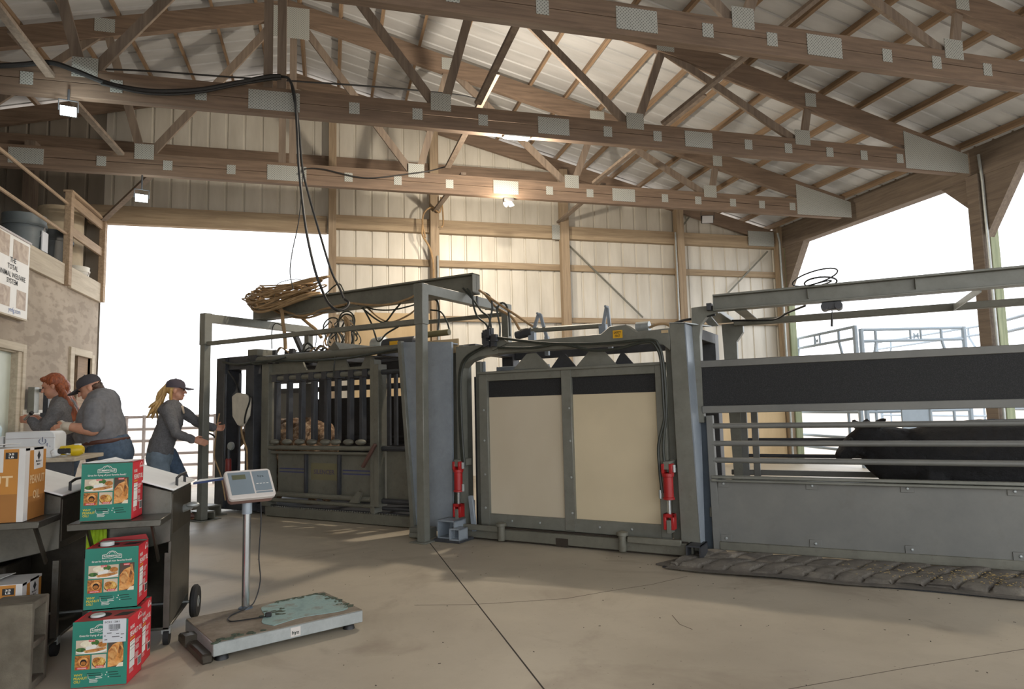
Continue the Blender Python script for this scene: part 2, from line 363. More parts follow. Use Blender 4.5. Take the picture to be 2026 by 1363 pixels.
# ribbed sheet helper: list of offsets across, depth bumps
def ribs(a,b,step=.305,w=.055,h=.022,ph=0):
    out=[(a,0)]; x=a+ph
    while x<b-w:
        if x>a: out+=[(x,0),(x+w*.25,h),(x+w*.75,h),(x+w,0)]
        x+=step
    return out+[(b,0)]
def wallstrip(mb,x0,x1,zb,ph):
    pr=ribs(x0,x1,ph=ph)
    vs=[];
    for x,d in pr: vs+=[(x,WY+d,zb),(x,WY+d,top(x)-.02)]
    mb.add(vs,[(2*i,2*i+2,2*i+3,2*i+1) for i in range(len(pr)-1)])
mb=MB(); wallstrip(mb,0,EX+.1,0,.13); wallstrip(mb,PX,0,4.6,.1); struct(mb.build('wall_back',M_['sheet'],smooth=False,recalc=False))
mb=MB(); wallstrip(mb,LX,PX,0,.1); struct(mb.build('wall_upper',M_['sheetShade'],smooth=False,recalc=False))
def slope(x1):
    mb=MB(); pr=ribs(-3.5,WY+.25,.305,.05,.02,.1); vs=[]
    for y,d in pr: vs+=[(RX,y,7.73+d),(x1,y,7.73-.25*abs(x1-RX)+d)]
    return mb.add(vs,[(2*i,2*i+2,2*i+3,2*i+1) for i in range(len(pr)-1)])
struct(slope(10.1).build('ceiling_right',M_['roof'],smooth=False,recalc=False)); struct(slope(LX-.2).build('ceiling_left',M_['roof'],smooth=False,recalc=False))
mb=MB(); mb.box(LX-.05,LX,-4,WY+.3,0,5.3); struct(mb.build('wall_left',M_['sheet'],smooth=False))
# unseen front wall, added to cut light from behind; opening sized for the fill
mb=MB(); mb.prism([(LX,-3.9,0),(-3.9,-3.9,0),(-3.9,-3.9,4.6),(EX+.1,-3.9,4.6),(EX+.1,-3.9,top(EX)),(RX,-3.9,top(RX)),(LX,-3.9,top(LX))],(0,.05,0)); struct(mb.build('wall_front_blocker',M_['sheet'],smooth=False))
# purlins
k=0
for i in range(33):
    x=9.45-.62*i
    if x<LX+.3: break
    if abs(x-RX)<.12: continue
    z=top(x)
    n=V((.243,0,.97)) if x>RX else V((-.243,0,.97))
    o=MB().bar(V((x,-3.4,z))+n*.05,V((x,WY+.15,z))+n*.05,.10,.045,up=n).build('purlin',M_['purlin'],smooth=False)
    tag(o,'wooden purlin running front to back under the metal roof sheets','roof beam','roof purlins')
# ---- trusses
CXN=[1.32,3.93,6.55,-2.56,-5.17,-7.79]
def member(mb,p,q,w=.11,d=.042,y=0):
    mb.bar((p[0],y,p[1]),(q[0],y,q[1]),d,w,up=(0,1,0))
def make_truss(Y,label,full=True):
    t=thing('roof_truss',label,'roof truss',(RX,Y,4.7),0,'timber roof trusses')
    F=Fr((0,Y,0))
    h=9.95
    for n_,z0,z1 in (('bottom_chord',4.70,4.86),('bottom_chord',4.865,5.02)):
        MB(F).box(RX-h,RX+h,-.05,.05,z0,z1).build(n_,M_['chord'],t,bevel=.004)
    for s in (-1,1):
        e=RX+s*(h+.1)
        MB(F).prism([(RX,-.05,top(RX)),(e,-.05,top(e)),(e,-.05,top(e)-.3),(RX,-.05,top(RX)-.3)],(0,.1,0)).build('rafter',M_['chord'],t,bevel=.004)
    W=[((RX,4.95),(RX,7.4))]
    for s in (1,-1):
        X=lambda x:RX+s*(x-RX)
        W+=[((X(-.4),7.22),(X(1.27),5.0)),((X(1.36),5.0),(X(1.85),6.78)),((X(1.92),6.78),(X(3.86),5.0)),((X(3.97),5.0),(X(4.42),6.15)),((X(4.45),6.1),(X(6.48),5.0)),((X(6.6),5.0),(X(6.73),5.6))]
    for i,(p,q) in enumerate(W):
        mb=MB(F)
        if i==0:
            for dx in (-.075,.075): member(mb,(p[0]+dx,p[1]),(q[0]+dx,q[1]),.10)
        else: member(mb,p,q)
        mb.build('web',M_['web'],t)
    big=[(RX,4.86,.56,.23)]+[(x,5.04,.25,.22) for x in CXN]+[(x,4.865,.42,.22) for x in (2.78,4.87,-4.02,-6.1)]
    big+=[(RX,7.25,.62,.5)]
    for s in (1,-1):
        X=lambda x:RX+s*(x-RX)
        big+=[(X(1.88),6.87,.26,.2),(X(4.43),6.2,.26,.24),(X(6.73),5.62,.18,.2)]
        e=X(8.95)
        MB(F).prism([(X(8.35),-.055,4.72),(X(9.55),-.055,4.72),(X(9.55),-.055,5.02),(X(8.35),-.055,5.30)],(0,.003,0)).build('nail_plate',M_['plate'],t,smooth=False)
    sm=[.28,1.03,1.85,3.53,4.25,5.65,6.3,7.0,7.6,8.25,-1.4,-2.25,-3.1]
    for x,z,w,hh in big: MB(F).box(x-w/2,x+w/2,-.056,-.05,z-hh/2,z+hh/2).build('nail_plate',M_['plate'],t,smooth=False)
    for x in sm: MB(F).box(x-.06,x+.06,-.055,-.05,4.79,4.93).build('small_nail_plate',M_['plate'],t,smooth=False)
    return t
t3=make_truss(TY[0],'timber roof truss third from the front, lit warm with paired bulbs under its chord')
dup(t3,(RX,TY[1],4.7),0,'timber roof truss second from the front, tube light under its chord')
dup(t3,(RX,TY[2],4.7),0,'nearest timber roof truss crossing the top of the photo')
# gable truss against the back wall (rafters only), girts, posts
mb=MB()
for s in (-1,1):
    e=RX+s*10.2; mb.prism([(RX,WY-.16,top(RX)),(e,WY-.16,top(e)),(e,WY-.16,top(e)-.27),(RX,WY-.16,top(RX)-.27)],(0,.08,0))
struct(mb.build('trim_3',M_['chord'],smooth=False))
def gbox(i,x0,x1,z0,z1,m='girt',y0=.14): struct(MB().box(x0,x1,WY-y0,WY-.005,z0,z1).build('trim_%d'%i,M_[m],bevel=.004,smooth=False))
gbox(4,PX-.2,-.05,4.59,4.91); gbox(5,.1,EX,4.69,4.95); gbox(6,.1,EX,4.04,4.165,y0=.09); gbox(7,.1,EX,2.97,3.075,y0=.09); gbox(8,-7,5.5,5.85,6.08,'chord',.1)
struct(MB().box(4.35,4.55,WY-.175,WY-.16,4.66,4.96).build('trim_9',M_['plate'],smooth=False))
struct(MB().box(8.9,9.55,WY-.18,WY-.162,4.72,5.05).build('trim_10',M_['plate'],smooth=False))
for i,(x,zt,w) in enumerate([(.05,top(.05)-.3,.14),(1.95,top(1.95)-.3,.17),(4.6,top(4.6)-.2,.17),(7.2,top(7.2)-.2,.17),(9.66,5.3,.16)]):
    struct(MB().box(x-w/2,x+w/2,WY-.26,WY-.1,0,zt).build('trim_%d'%(11+i),M_['post'],bevel=.006,smooth=False))
struct(MB().box(9.74,9.9,WY-.3,WY-.05,0,4.9).build('trim_16',M_['treated'],bevel=.006,smooth=False))
# steel strap braces on the wall and conduits
mb=MB()
for a,b in (((1118,478),(1272,628)),((1519,497),(1440,580)),((1370,420),(1345,455))): mb.bar(atY(*a,WY-.1),atY(*b,WY-.1),.012,.035,up=(0,1,0))
struct(mb.build('trim_17',M_['steel2'],smooth=False))
mb=MB(); mb.tube([(9.56,WY-.3,5.0),(9.6,WY-.3,4.8),(9.6,WY-.3,0)],.022); mb.tube([(1.99,WY-.3,4.2),(1.99,WY-.3,0)],.02); mb.tube([(7.06,WY-.28,4.9),(7.06,WY-.28,.0)],.018); mb.tube([(9.66,TY[1]-.14,5.0),(9.69,TY[1]-.14,4.6),(9.69,TY[1]-.14,0)],.022)
struct(mb.build('trim_18',M_['galv']))
# plywood on the back wall
struct(MB().box(.45,1.85,WY-.2,WY-.14,1.2,3.1).build('trim_19',M_['tanply'],smooth=False))
struct(MB().box(7.3,9.55,WY-.2,WY-.14,0,1.3).build('trim_20',M_['tanply'],smooth=False))
struct(MB().box(8.42,8.5,WY-.22,WY-.14,0,1.3).build('trim_21',M_['treated'],smooth=False))
# eave beam, right posts and knee braces
struct(MB().box(EX,EX+.22,-3.5,WY-.02,4.68,5.24).build('trim_22',M_['eave'],bevel=.006,smooth=False))
struct(MB().box(EX-.05,EX+.25,-3.5,WY,5.24,5.33).build('trim_23',M_['steelD'],smooth=False))
i=24
for y in (TY[1],3.1):
    struct(MB().box(EX-.06,EX+.09,y-.1,y+.1,0,4.72).build('trim_%d'%i,M_['eave'],bevel=.006,smooth=False)); i+=1
    struct(MB().box(EX+.1,EX+.27,y-.1,y+.1,0,4.72).build('trim_%d'%i,M_['treated'],bevel=.006,smooth=False)); i+=1
for y,sg in ((TY[1]-.1,-1),(TY[1]+.1,1),(WY-.3,-1)):
    z0=3.72 if sg<0 else 4.18; d=.62 if sg<0 else .5
    struct(MB().prism([(EX+.02,y,4.68),(EX+.02,y+sg*d,4.68),(EX+.02,y,z0)],(.16,0,0)).build('trim_%d'%i,M_['eave'],smooth=False)); i+=1
# diagonal sway braces between trusses
def brace(a,Ya,b,Yb,Yend,w=.085,m='web'):
    p,q=atY(*a,Ya),atY(*b,Yb); q=p+(q-p)*((Yend-Ya)/(Yb-Ya))
    o=MB().bar(p,q,.042,w).build('sway_brace',M_[m],smooth=False); return o
BR=[((945,205),7.9,(1022,48),6.9,5.62,'sloping timber brace tied to second truss left of centre'),((1311,245),7.9,(1476,111),6.9,5.62,'sloping timber brace crossing under the second rafter on the right'),
((1175,362),10.3,(1265,290),9.3,8.1,'warm lit timber brace rising from third truss chord'),((886,330),10.3,(925,255),9.3,8.1,'warm lit timber brace beside the third truss centre web'),
((100,150),7.9,(0,20),6.9,6.3,'dark timber brace above the mezzanine at far left'),((240,305),10.3,(155,210),9.3,8.1,'timber brace reaching down to third truss chord on the left'),
((1105,440),12.7,(1146,405),11.6,10.5,'short timber brace from middle wall post up to third truss'),((858,420),12.7,(885,385),11.6,10.5,'short timber brace from roped wall post up to third truss'),
((205,435),12.6,(258,385),11.6,10.6,'thin timber brace above the end of the mezzanine railing')]
for a,Ya,b,Yb,Ye,l in BR: tag(brace(a,Ya,b,Yb,Ye),l,'timber brace')
# ================================================================ side room with mezzanine
def wallX(mb,y0,y1,z0,z1,x0=PX-.12,x1=PX): mb.box(x0,x1,y0,y1,z0,z1)
mb=MB()
wallX(mb,-4,9.25,0,3.22) if 0 else None
for y0,y1,z0,z1 in ((-4,9.05,0,3.22),(9.05,9.87,2.16,3.22),(9.87,11.66,0,3.22),(11.66,12.45,2.26,3.22),(11.66,12.45,0,1.25),(12.45,WY-.1,0,3.22)): wallX(mb,y0,y1,z0,z1)
struct(mb.build('wall_side',M_['ply'],smooth=False))
struct(MB().box(LX,PX,-4,WY-.02,3.22,3.3).build('floor_upper',M_['ply'],smooth=False))
struct(MB().box(PX,PX+.05,-4,11.05,3.215,3.52).build('trim_40',M_['oldwood'],bevel=.004,smooth=False))
struct(MB().box(PX,PX+.05,11.33,WY-.1,3.215,3.53).build('trim_41',M_['oldwood'],bevel=.004,smooth=False))
struct(MB().box(PX+.01,PX+.04,9.9,WY-.1,1.33,1.39).build('trim_42',M_['trim'],smooth=False))
struct(MB().box(PX+.01,PX+.04,9.9,WY-.1,1.02,1.05).build('trim_43',M_['trim'],smooth=False))
# door
d=struct(MB().box(PX-.1,PX-.06,9.05,9.75,0,2.1).build('door_1',M_['door'],smooth=False))
mb=MB(); mb.box(PX-.12,PX+.02,9.75,9.87,0,2.12); mb.box(PX,PX+.035,9.86,9.95,0,2.22); mb.box(PX,PX+.035,9.0,9.86,2.12,2.22); mb.box(PX-.12,PX,9.05,9.75,2.1,2.16)
mb.build('door_frame',M_['oldwood'],d,bevel=.004)
# window
w=struct(MB().box(PX-.1,PX-.08,11.7,12.4,1.3,2.24).build('window_1',M_['glass'],smooth=False))
mb=MB(); 
for a in ((11.5,11.66,1.2,2.35),(12.45,12.57,1.2,2.3),(11.66,12.45,2.24,2.35),(11.66,12.45,1.2,1.29)): mb.box(PX-.1,PX+.03,*a)
mb.build('window_frame',M_['oldwood'],w,bevel=.004); MB().box(PX-.09,PX-.02,11.95,12.4,1.3,2.24).build('window_panel',M_['purlin'],w)
# railing: front run of pipe, end bay of boards
rt=thing('mezzanine_railing','brown timber and pipe railing along the upper storage floor','railing',(PX+.05,11.2,3.22))
for y in (11.15,12.72): MB().box(PX-.0,PX+.09,y-.06,y+.06,3.22,4.62).build('post',M_['rail'],rt,bevel=.005)
for z in (4.46,4.0): 
    MB().box(PX+.01,PX+.05,11.2,12.72,z,z+.14).build('rail_board',M_['rail'],rt,bevel=.004)
    MB().tube([(PX+.03,2,z-.02),(PX+.03,11.2,z-.02)],.024).build('rail_pipe',M_['rail'],rt)
MB().box(PX-.03,PX+.1,11.1,12.78,4.61,4.65).build('top_cap',M_['rail'],rt,bevel=.004)
# things stored on the mezzanine
def bucket(name,c,r,h,mat,label,cat='bucket',handle=True,rim=True):
    t=thing(name,label,cat,c)
    MB().lathe(c,[(r*.86,0),(r*.99,h*.8),(r*1.05,h*.8),(r*1.05,h*.86),(r,h*.86),(r*1.02,h),(r*.95,h),(r*.85,h*.1)] if rim else [(r,0),(r,h*.3),(r*1.02,h*.32),(r,h*.34),(r,h*.66),(r*1.02,h*.68),(r,h*.7),(r,h),(r*.9,h)],20).build('body',mat,t)
    if handle:
        MB().tube([V(c)+V((r*1.05*math.cos(a),-r*.2-r*.9*math.sin(a)*.3,h*.8-r*1.0*math.sin(a))) for a in [math.pi*i/10 for i in range(11)]],.006,6).build('handle',M_['pipe'],t)
    return t
bucket('storage_bucket',(-4.15,10.75,3.3),.26,.82,M_['bucketG'],'grey bucket with a pale label standing behind the pipe railing')
b=bpy.data.objects['storage_bucket']; MB().box(-3.9,-3.885,10.65,10.85,3.62,3.9).build('paper_label',M_['paperD'],b)
bucket('storage_tub',(-4.13,11.6,3.3),.30,.8,M_['bucketK'],'dark glossy tub behind the railing post')
bucket('storage_drum',(-4.3,12.5,3.3),.33,1.42,M_['drum'],'tall beige fibre drum behind the end railing boards','drum',False,False)
bucket('white_pail',(-4.0,12.3,3.3),.2,.42,M_['bucketW'],'small white pail at the foot of the beige drum')
mbx=thing('storage_crate','dim brown crate stacked at the back of the upper floor','crate',(-5.4,11.4,3.3)); MB().box(-5.9,-4.9,11,12,3.3,4.1).build('crate_body',M_['ply'],mbx,bevel=.01); MB().box(-5.95,-4.85,10.95,12.05,4.1,4.16).build('lid',M_['oldwood'],mbx,bevel=.01)
# dark stud posts at the back of the mezzanine
for j,(x,w_) in enumerate(((-4.9,.16),(-5.9,.16),(-7.5,.16))): struct(MB().box(x,x+w_,WY-.3,WY-.1,3.3,5.9).build('trim_%d'%(44+j),M_['web'],smooth=False))
# banner
t=thing('vinyl_banner','white vinyl banner with photos and dark lettering hung on plywood wall','banner',(PX+.06,9.8,3.5))
BX=PX+.065
MB().box(BX-.008,BX,7.2,9.82,2.52,3.515).build('sheet',M_['banner'],t)
mb=MB()
for s_,z in (('THE',3.165),('TOTAL',3.08),('ANIMAL WELFARE',2.985),('SYSTEM',2.905)): mb.text(s_,.088,(BX+.003,9.36,z),(0,1,0),(0,0,1),'C',bold=.01)
mb.build('lettering',M_['blackink'],t)
MB().text('ymfg.com',.085,(BX+.003,9.62,2.565),(0,1,0),(0,0,1),'R').build('web_address',M_['binkb'],t)
for a in ((9.35,9.78,3.22,3.46),(8.7,9.25,3.22,3.48),(9.5,9.76,2.63,2.86),(8.8,9.32,2.62,2.86)):
    MB().box(BX+.0005,BX+.002,*a).build('photo_print',M_['bphoto'],t,smooth=False)
MB().box(PX+.045,BX+.012,7.2,9.84,3.5,3.525).build('batten',M_['pipe'],t); MB().box(PX,BX+.012,7.2,9.8,2.505,2.525).build('batten',M_['oldwood'],t)
# steel latch post on the wall
t=thing('gate_latch_post','short dark steel post with square bracket by the plywood door','latch post',(PX+.2,10.2,0))
MB().box(PX+.12,PX+.2,10.2,10.3,0,1.35).build('post',M_['steelD'],t,bevel=.005); MB().box(PX+.045,PX+.12,10.0,10.16,1.35,1.68).build('bracket',M_['steel'],t,bevel=.005); MB().box(PX+.12,PX+.18,10.28,10.33,1.32,1.66).build('hasp',M_['steelD'],t); MB().box(PX+.045,PX+.2,10.15,10.3,1.62,1.66).build('arm',M_['steelD'],t)
# ================================================================ lamps
def bulb(mb,c,d): mb.lathe(c,[(.018,-.09),(.02,-.05),(.045,0),(.05,.012),(.046,.02)],16,d)
t=thing('twin_floodlamp','pair of bright bulbs on a bracket under the third truss','lamp',atY(1005,392,TY[0]))
c=atY(1003,389,TY[0]); MB().box(c.x-.06,c.x+.1,TY[0]-.05,TY[0]+.05,4.64,4.7).build('bracket',M_['steelD'],t)
for dx,dr,m in ((-.02,(-.75,.2,-.5),'lampw'),(.07,(.25,.1,-1),'lampw')):
    mb=MB(); bulb(mb,(c.x+dx,TY[0],4.60),dr); mb.build('bulb',M_['cap'],t); MB().lathe((c.x+dx,TY[0],4.60),[(.044,.021),(.03,.03),(.002,.034)],16,dr).build('bulb_face',M_[m],t)
t=thing('tube_light','short glowing tube light under the second truss chord','lamp',atY(1020,267,TY[1]))
MB().box(2.12,2.46,TY[1]-.06,TY[1]+.04,4.685,4.70).build('housing',M_['cap'],t); MB().tube([(2.14,TY[1]-.01,4.672),(2.44,TY[1]-.01,4.672)],.016).build('tube',M_['tubew'],t)
def flood(px,Y,label,lit,dr,s=.16,st=.12):
    c=atY(*px,Y); t=thing('floodlight',label,'lamp',c); d=V(dr).normalized(); u=d.orthogonal().normalized(); u=V((d.y,-d.x,0)).normalized(); w=u.cross(d)
    F=Fr(c,u,d,w)
    MB(F).prism([(-s/2,0,-s*.35),(s/2,0,-s*.35),(s/2,0,s*.35),(-s/2,0,s*.35)],(0,-.05,0)).build('lamp_body',M_['steelD'],t,bevel=.008)
    MB(F).box(-s*.45,s*.45,.001,.006,-s*.3,s*.3).build('lens',M_[lit],t)
    MB(F).tube([(-s*.55,-.02,0),(-s*.55,-.02,s*.7),(s*.55,-.02,s*.7),(s*.55,-.02,0)],.008,6).build('yoke',M_['steelD'],t)
    MB().tube([F((0,-.02,s*.7)),F((0,-.02,s*.7))+V((0,0,st))],.012,6).build('stem',M_['steelD'],t)
flood((1400,434),11.9,'unlit square floodlight hanging by the right end of the back wall','paperD',(-.3,-1,-.3),.24,.5)
flood((135,220),7.9,'glaring floodlight at the left end of the second truss','lampc',(.25,-1,-.35))
flood((280,392),10.4,'glaring floodlight above the open doorway on the left','lampc',(.3,-1,-.3),.17,.26)
# ================================================================ loose cables
def cable(label,pts,r,m='cable',group=None,name='hanging_cable',k=7):
    P=spline(pts,k); o=MB().tube(P,r,8).build(name,M_[m]); return tag(o,label,'cable',group)
Y2=TY[1]-.12
cable('thick black cable bundle sagging along the second truss at upper left',[atY(x,y,Y2) for x,y in [(-40,132),(40,128),(100,124),(150,140),(210,164),(270,177),(330,181),(400,177),(470,164),(530,152),(556,151)]],.028)
cable('thinner black cable under the thick bundle on the second truss',[atY(x,y,Y2-.03) for x,y in [(200,166),(270,182),(330,187),(400,182),(470,168),(530,158),(556,155)]],.014)
g=lambda x,y,Y:atY(x,y,Y)
cable('black cable dropping from second truss down to the hose coil',[g(556,151,7.85),g(572,157,7.8),g(583,190,7.8),g(588,260,7.85),g(592,340,7.9),g(605,450,7.95),g(622,530,8.0),g(637,573,8.0),g(650,600,7.9),g(668,614,7.85),g(684,610,7.9),g(690,599,7.95),g(682,592,8.0)],.016)
cable('second black cable dropping beside the first to the chute',[g(575,160,7.86),g(590,240,7.9),g(598,330,7.95),g(612,390,8),g(632,460,8),g(655,535,8),g(672,570,8),g(680,590,8)],.013)
cable('thin black wire falling from truss to the coil of hose',[g(600,335,8.1),g(592,430,8.1),g(578,500,8.1),g(574,540,8.15),g(580,572,8.15)],.006)
cable('thin wire strung along the top of the second truss',[g(180,136,TY[1]+.1),g(300,141,TY[1]+.1),g(450,152,TY[1]+.1),g(590,161,TY[1]+.1),g(760,173,TY[1]+.1),g(900,187,TY[1]+.1),g(945,196,TY[1]+.1)],.011)
cable('loose black wire draped over the third truss chord',[g(592,345,TY[0]-.08),g(605,334,TY[0]-.08),g(640,335,TY[0]-.08),g(700,349,TY[0]-.08),g(740,352,TY[0]-.08),g(800,345,TY[0]-.08),g(850,338,TY[0]-.08),g(880,330,TY[0]+.1)],.011)
cable('tan rope looped around a wall post near its top',[g(842,470,12.5),g(836,440,12.5),g(840,420,12.5),g(855,410,12.5),g(870,420,12.5),g(873,390,12.5),g(877,440,12.5),g(873,450,12.5)],.016,'hoseT',name='hanging_rope')
cable('tan rope falling down the side of a wall post',[g(836,445,12.5),g(836,465,12.5),g(850,490,12.5),g(857,520,12.5),g(858,560,12.5)],.02,'hoseT',name='hanging_rope')
# ================================================================ CHUTE LINE
def cb(name,m,par,*boxes,bevel=.004,F=FC):
    mb=MB(F)
    for b in boxes: mb.box(*b)
    return mb.build(name,M_[m],par,bevel=bevel)
# ---- overhead gantry
G=thing('overhead_gantry','grey square-tube overhead frame standing astride the cattle chute','steel frame',FC((-5.7,-6.1,0)))
cb('front_post','steel',G,(-7.46,-7.37,-5.37,-5.28,0,2.2)); cb('front_post','steel',G,(-4.12,-4.03,-5.37,-5.28,0,2.2))
cb('rear_post','steel',G,(-7.46,-7.37,-7.05,-6.96,0,2.42)); cb('rear_post','steel',G,(-4.12,-4.03,-7.05,-6.96,0,2.42))
cb('side_beam','steel',G,(-7.46,-7.37,-7.06,-5.37,2.415,2.52)); cb('side_beam','steel',G,(-4.12,-4.03,-7.06,-5.37,2.415,2.52))
cb('corner_sleeve','steel',G,(-7.468,-7.362,-5.378,-5.272,2.13,2.525)); cb('corner_sleeve','steel',G,(-4.128,-4.022,-5.378,-5.272,2.11,2.52))
cb('front_rail','steel2',G,(-7.37,-4.12,-5.35,-5.30,2.12,2.17)); cb('rear_rail','steel2',G,(-7.37,-4.12,-7.03,-6.98,2.38,2.43))
mb=MB(FC)
for z0,z1,w in ((2.52,2.54,.075),(2.54,2.725,.008),(2.725,2.745,.075)): mb.box(-7.56,-3.95,-6.15-w,-6.15+w,z0,z1)
mb.box(-3.96,-3.95,-6.225,-6.075,2.52,2.745)
mb.build('top_beam',M_['steel2'],G,bevel=.003)
cb('clamp_band','steelD',G,(-4.13,-4.02,-6.3,-6.27,2.41,2.525),(-4.13,-4.02,-6.62,-6.6,2.41,2.525))
MB(FC).bar((-7.41,-7.0,1.95),(-7.41,-6.72,2.42),.06,.06).build('corner_brace',M_['steelD'],G)
cb('foot_plate','steel',G,(-7.52,-7.31,-5.43,-5.22,0,.012)); cb('foot_plate','steel',G,(-4.17,-3.98,-5.43,-5.22,0,.012))
# ---- squeeze chute
S=thing('squeeze_chute','grimy grey squeeze chute with vertical drop bars holding a brown animal','cattle chute',FC((-6.2,-6.4,0)))
T=-5.95
mb=MB(FC); mb.box(-6.95,-4.62,-6.12,-5.87,.012,.12)
for i in range(56): mb.lathe((-6.9+i*.037,-5.9,.12),[(.008,0),(.006,.012)],6)
mb.build('base_sill',M_['steel2'],S)
cb('floor_plate','steelD',S,(-7.9,-4.6,-6.95,-5.95,.03,.13)); cb('rear_sill','steelD',S,(-7.9,-4.6,-7.05,-6.9,0,.16))
cb('sill_shadow_strip','stain',S,(-6.95,-4.7,-6.0,-5.9,0,.012),bevel=0)  # dark strip painted for the shadow under the chute sill
# head gate
hg=cb('head_gate','steelD',S,(-7.92,-7.74,-6.12,-5.86,.05,2.02),(-7.36,-7.2,-6.12,-5.88,.05,1.9),(-7.92,-7.2,-6.1,-5.9,1.86,2.03),(-7.9,-7.2,-6.1,-5.9,.05,.2))
mb=MB(FC); mb.prism([(-7.74,-6.3,.2),(-7.5,-6.3,.2),(-7.62,-6.3,.7),(-7.66,-6.3,1.3),(-7.56,-6.3,1.86),(-7.74,-6.3,1.86)],(0,.03,0)); mb.prism([(-7.36,-6.3,.2),(-7.42,-6.3,.2),(-7.46,-6.3,.8),(-7.5,-6.3,1.3),(-7.42,-6.3,1.86),(-7.36,-6.3,1.86)],(0,.03,0)); mb.box(-7.74,-7.36,-6.25,-6.2,1.5,1.86); mb.box(-7.74,-7.36,-6.28,-6.24,.2,.95)
mb.build('gate_leaf',M_['steelD'],hg)
for z in (1.43,.83,.62): cb('hinge_lug','steelD',hg,(-8.0,-7.92,-6.05,-5.92,z,z+.1))
mb=MB(FC); mb.tube([(-7.7,-5.84,.3),(-7.7,-5.84,1.8)],.022); mb.tube([(-7.44,-5.86,.3),(-7.44,-5.86,1.8)],.018); mb.build('guide_rod',M_['steelD'],hg)
rc=MB(FC).lathe((-7.62,-5.84,.52),[(.035,0),(.04,.02),(.038,.16),(.03,.18)],14).build('hydraulic_cylinder',flat('dull_red_paint','7a2420',.5),S); MB(FC).lathe((-7.62,-5.84,.70),[(.02,0),(.02,.12)],10).build('rod',M_['steelD'],rc)
MB(FC).lathe((-7.6,-5.86,.86),[(.05,-.02),(.055,0),(.05,.02)],16,(0,1,0)).build('pulley',M_['galv'],S)
# frame
cb('frame_post','steel2',S,(-7.08,-6.95,-6.05,-5.9,.12,1.9)); cb('frame_post','steel2',S,(-5.265,-5.2,-6.03,-5.9,.12,1.86)); cb('frame_post','steel2',S,(-5.19,-5.12,-6.03,-5.88,.2,1.8)); cb('frame_post','steelD',S,(-7.08,-6.95,-7.0,-6.88,.12,1.9)); cb('frame_post','steelD',S,(-5.25,-5.12,-7.0,-6.88,.12,1.9)); cb('frame_post','steelD',S,(-4.66,-4.58,-6.1,-5.95,.12,1.9))
MB(FC).tube([(-7.85,-5.95,1.965),(-4.62,-5.95,1.965)],.048,12).build('top_tube',M_['steel2'],S)
MB(FC).tube([(-7.85,-6.9,1.965),(-4.62,-6.9,1.965)],.048,12).build('top_tube',M_['steelD'],S)
for s in (-7.7,-6.9,-6.1,-5.2,-4.7): cb('top_cross_beam','steelD',S,(s,s+.07,-6.9,-5.95,1.9,1.96))
mb=MB(FC); z0,z1=1.76,1.91; e=[-6.95,-6.42,-6.36,-6.2,-6.13,-5.72,-5.66,-5.45,-5.38,-5.27]
for a,b in ((-6.95,-6.42),(-6.13,-5.72),(-5.38,-5.27)): mb.box(a,b,-5.99,-5.96,z0,z1)
for a,b,c in ((-6.42,-6.33,1),(-6.13,-6.22,1),(-5.72,-5.63,1),(-5.38,-5.47,1)): mb.prism([(a,-5.99,z0),(b,-5.99,z0),(a,-5.99,z1)],(0,.03,0))
mb.box(-6.95,-5.27,-6.0,-5.92,1.76,1.79); mb.build('top_plate',M_['steel2'],S)
MB(FC).tube([(-6.9,-5.93,1.71),(-5.2,-5.93,1.71)],.032,10).build('bar_rail',M_['steel2'],S)
mb=MB(FC)
for i in range(8): mb.box(-6.88+i*.215,-6.8+i*.215,-5.99,-5.89,1.665,1.755)
mb.build('bar_clamp',M_['steelD'],S)
for s in (-6.86,-6.64,-6.42,-6.21,-5.99,-5.82,-5.62,-5.43):
    b=MB(FC); b.box(s-.028,s+.022,-5.99,-5.935,.9,1.68); b.box(s+.022,s+.03,-6.0,-5.93,.93,1.66); o=b.build('squeeze_bar',M_['steelD'],S,bevel=.006)
    MB(FC).ball((s,-5.93,.915),.075,.05,.035).build('bar_foot',M_['steel2'],o)
for z,r,a,b,m in ((.845,.028,-6.95,-5.25,'steel2'),(.785,.018,-6.9,-5.27,'steel2'),(.275,.03,-6.85,-5.26,'steel2'),(.2,.024,-6.95,-5.2,'steel2')): MB(FC).tube([(a,-5.92,z),(b,-5.92,z)],r,10).build('side_rail',M_[m],S)
bp=cb('belly_panel','steel2',S,(-6.86,-5.27,-6.02,-5.985,.27,.79))
for s in (-6.34,-5.795): cb('panel_rib','steelD',bp,(s-.018,s+.018,-5.985,-5.94,.3,.78))
mb=MB(FC)
for a,b in ((-6.83,-6.37),(-5.76,-5.32)):
    for z in (.535,.575): mb.box(a,b,-5.986,-5.983,z,z+.014)
mb.build('stripe_print',M_['stripe'],bp,smooth=False)
MB(FC).box(-6.28,-5.84,-5.986,-5.984,.46,.66).build('colour_wash',M_['glow'],bp,smooth=False)
MB(FC).text('SILENCER',.075,(-6.06,-5.982,.53),(1,0,0),(0,0,1),'C',width=.34,bold=.02).build('lettering',M_['purple'],bp)
cb('end_panel','steel2',S,(-5.1,-4.6,-6.02,-5.99,.24,.82)); cb('end_panel','steelD',S,(-5.0,-4.6,-6.6,-6.55,.9,1.75))
for z,r in ((.845,.03),(.26,.03),(.18,.02),(1.71,.03),(1.84,.02)): MB(FC).tube([(-5.12,-5.95,z),(-4.6,-5.95,z)],r).build('end_rail',M_['steelD'],S)
for s in (-5.05,-4.95,-4.8,-4.68): MB(FC).box(s-.02,s+.02,-6.0,-5.97,.88,1.7).build('squeeze_bar',M_['steelD'],S)
mb.build('end_bars',M_['steelD'],S) if 0 else None
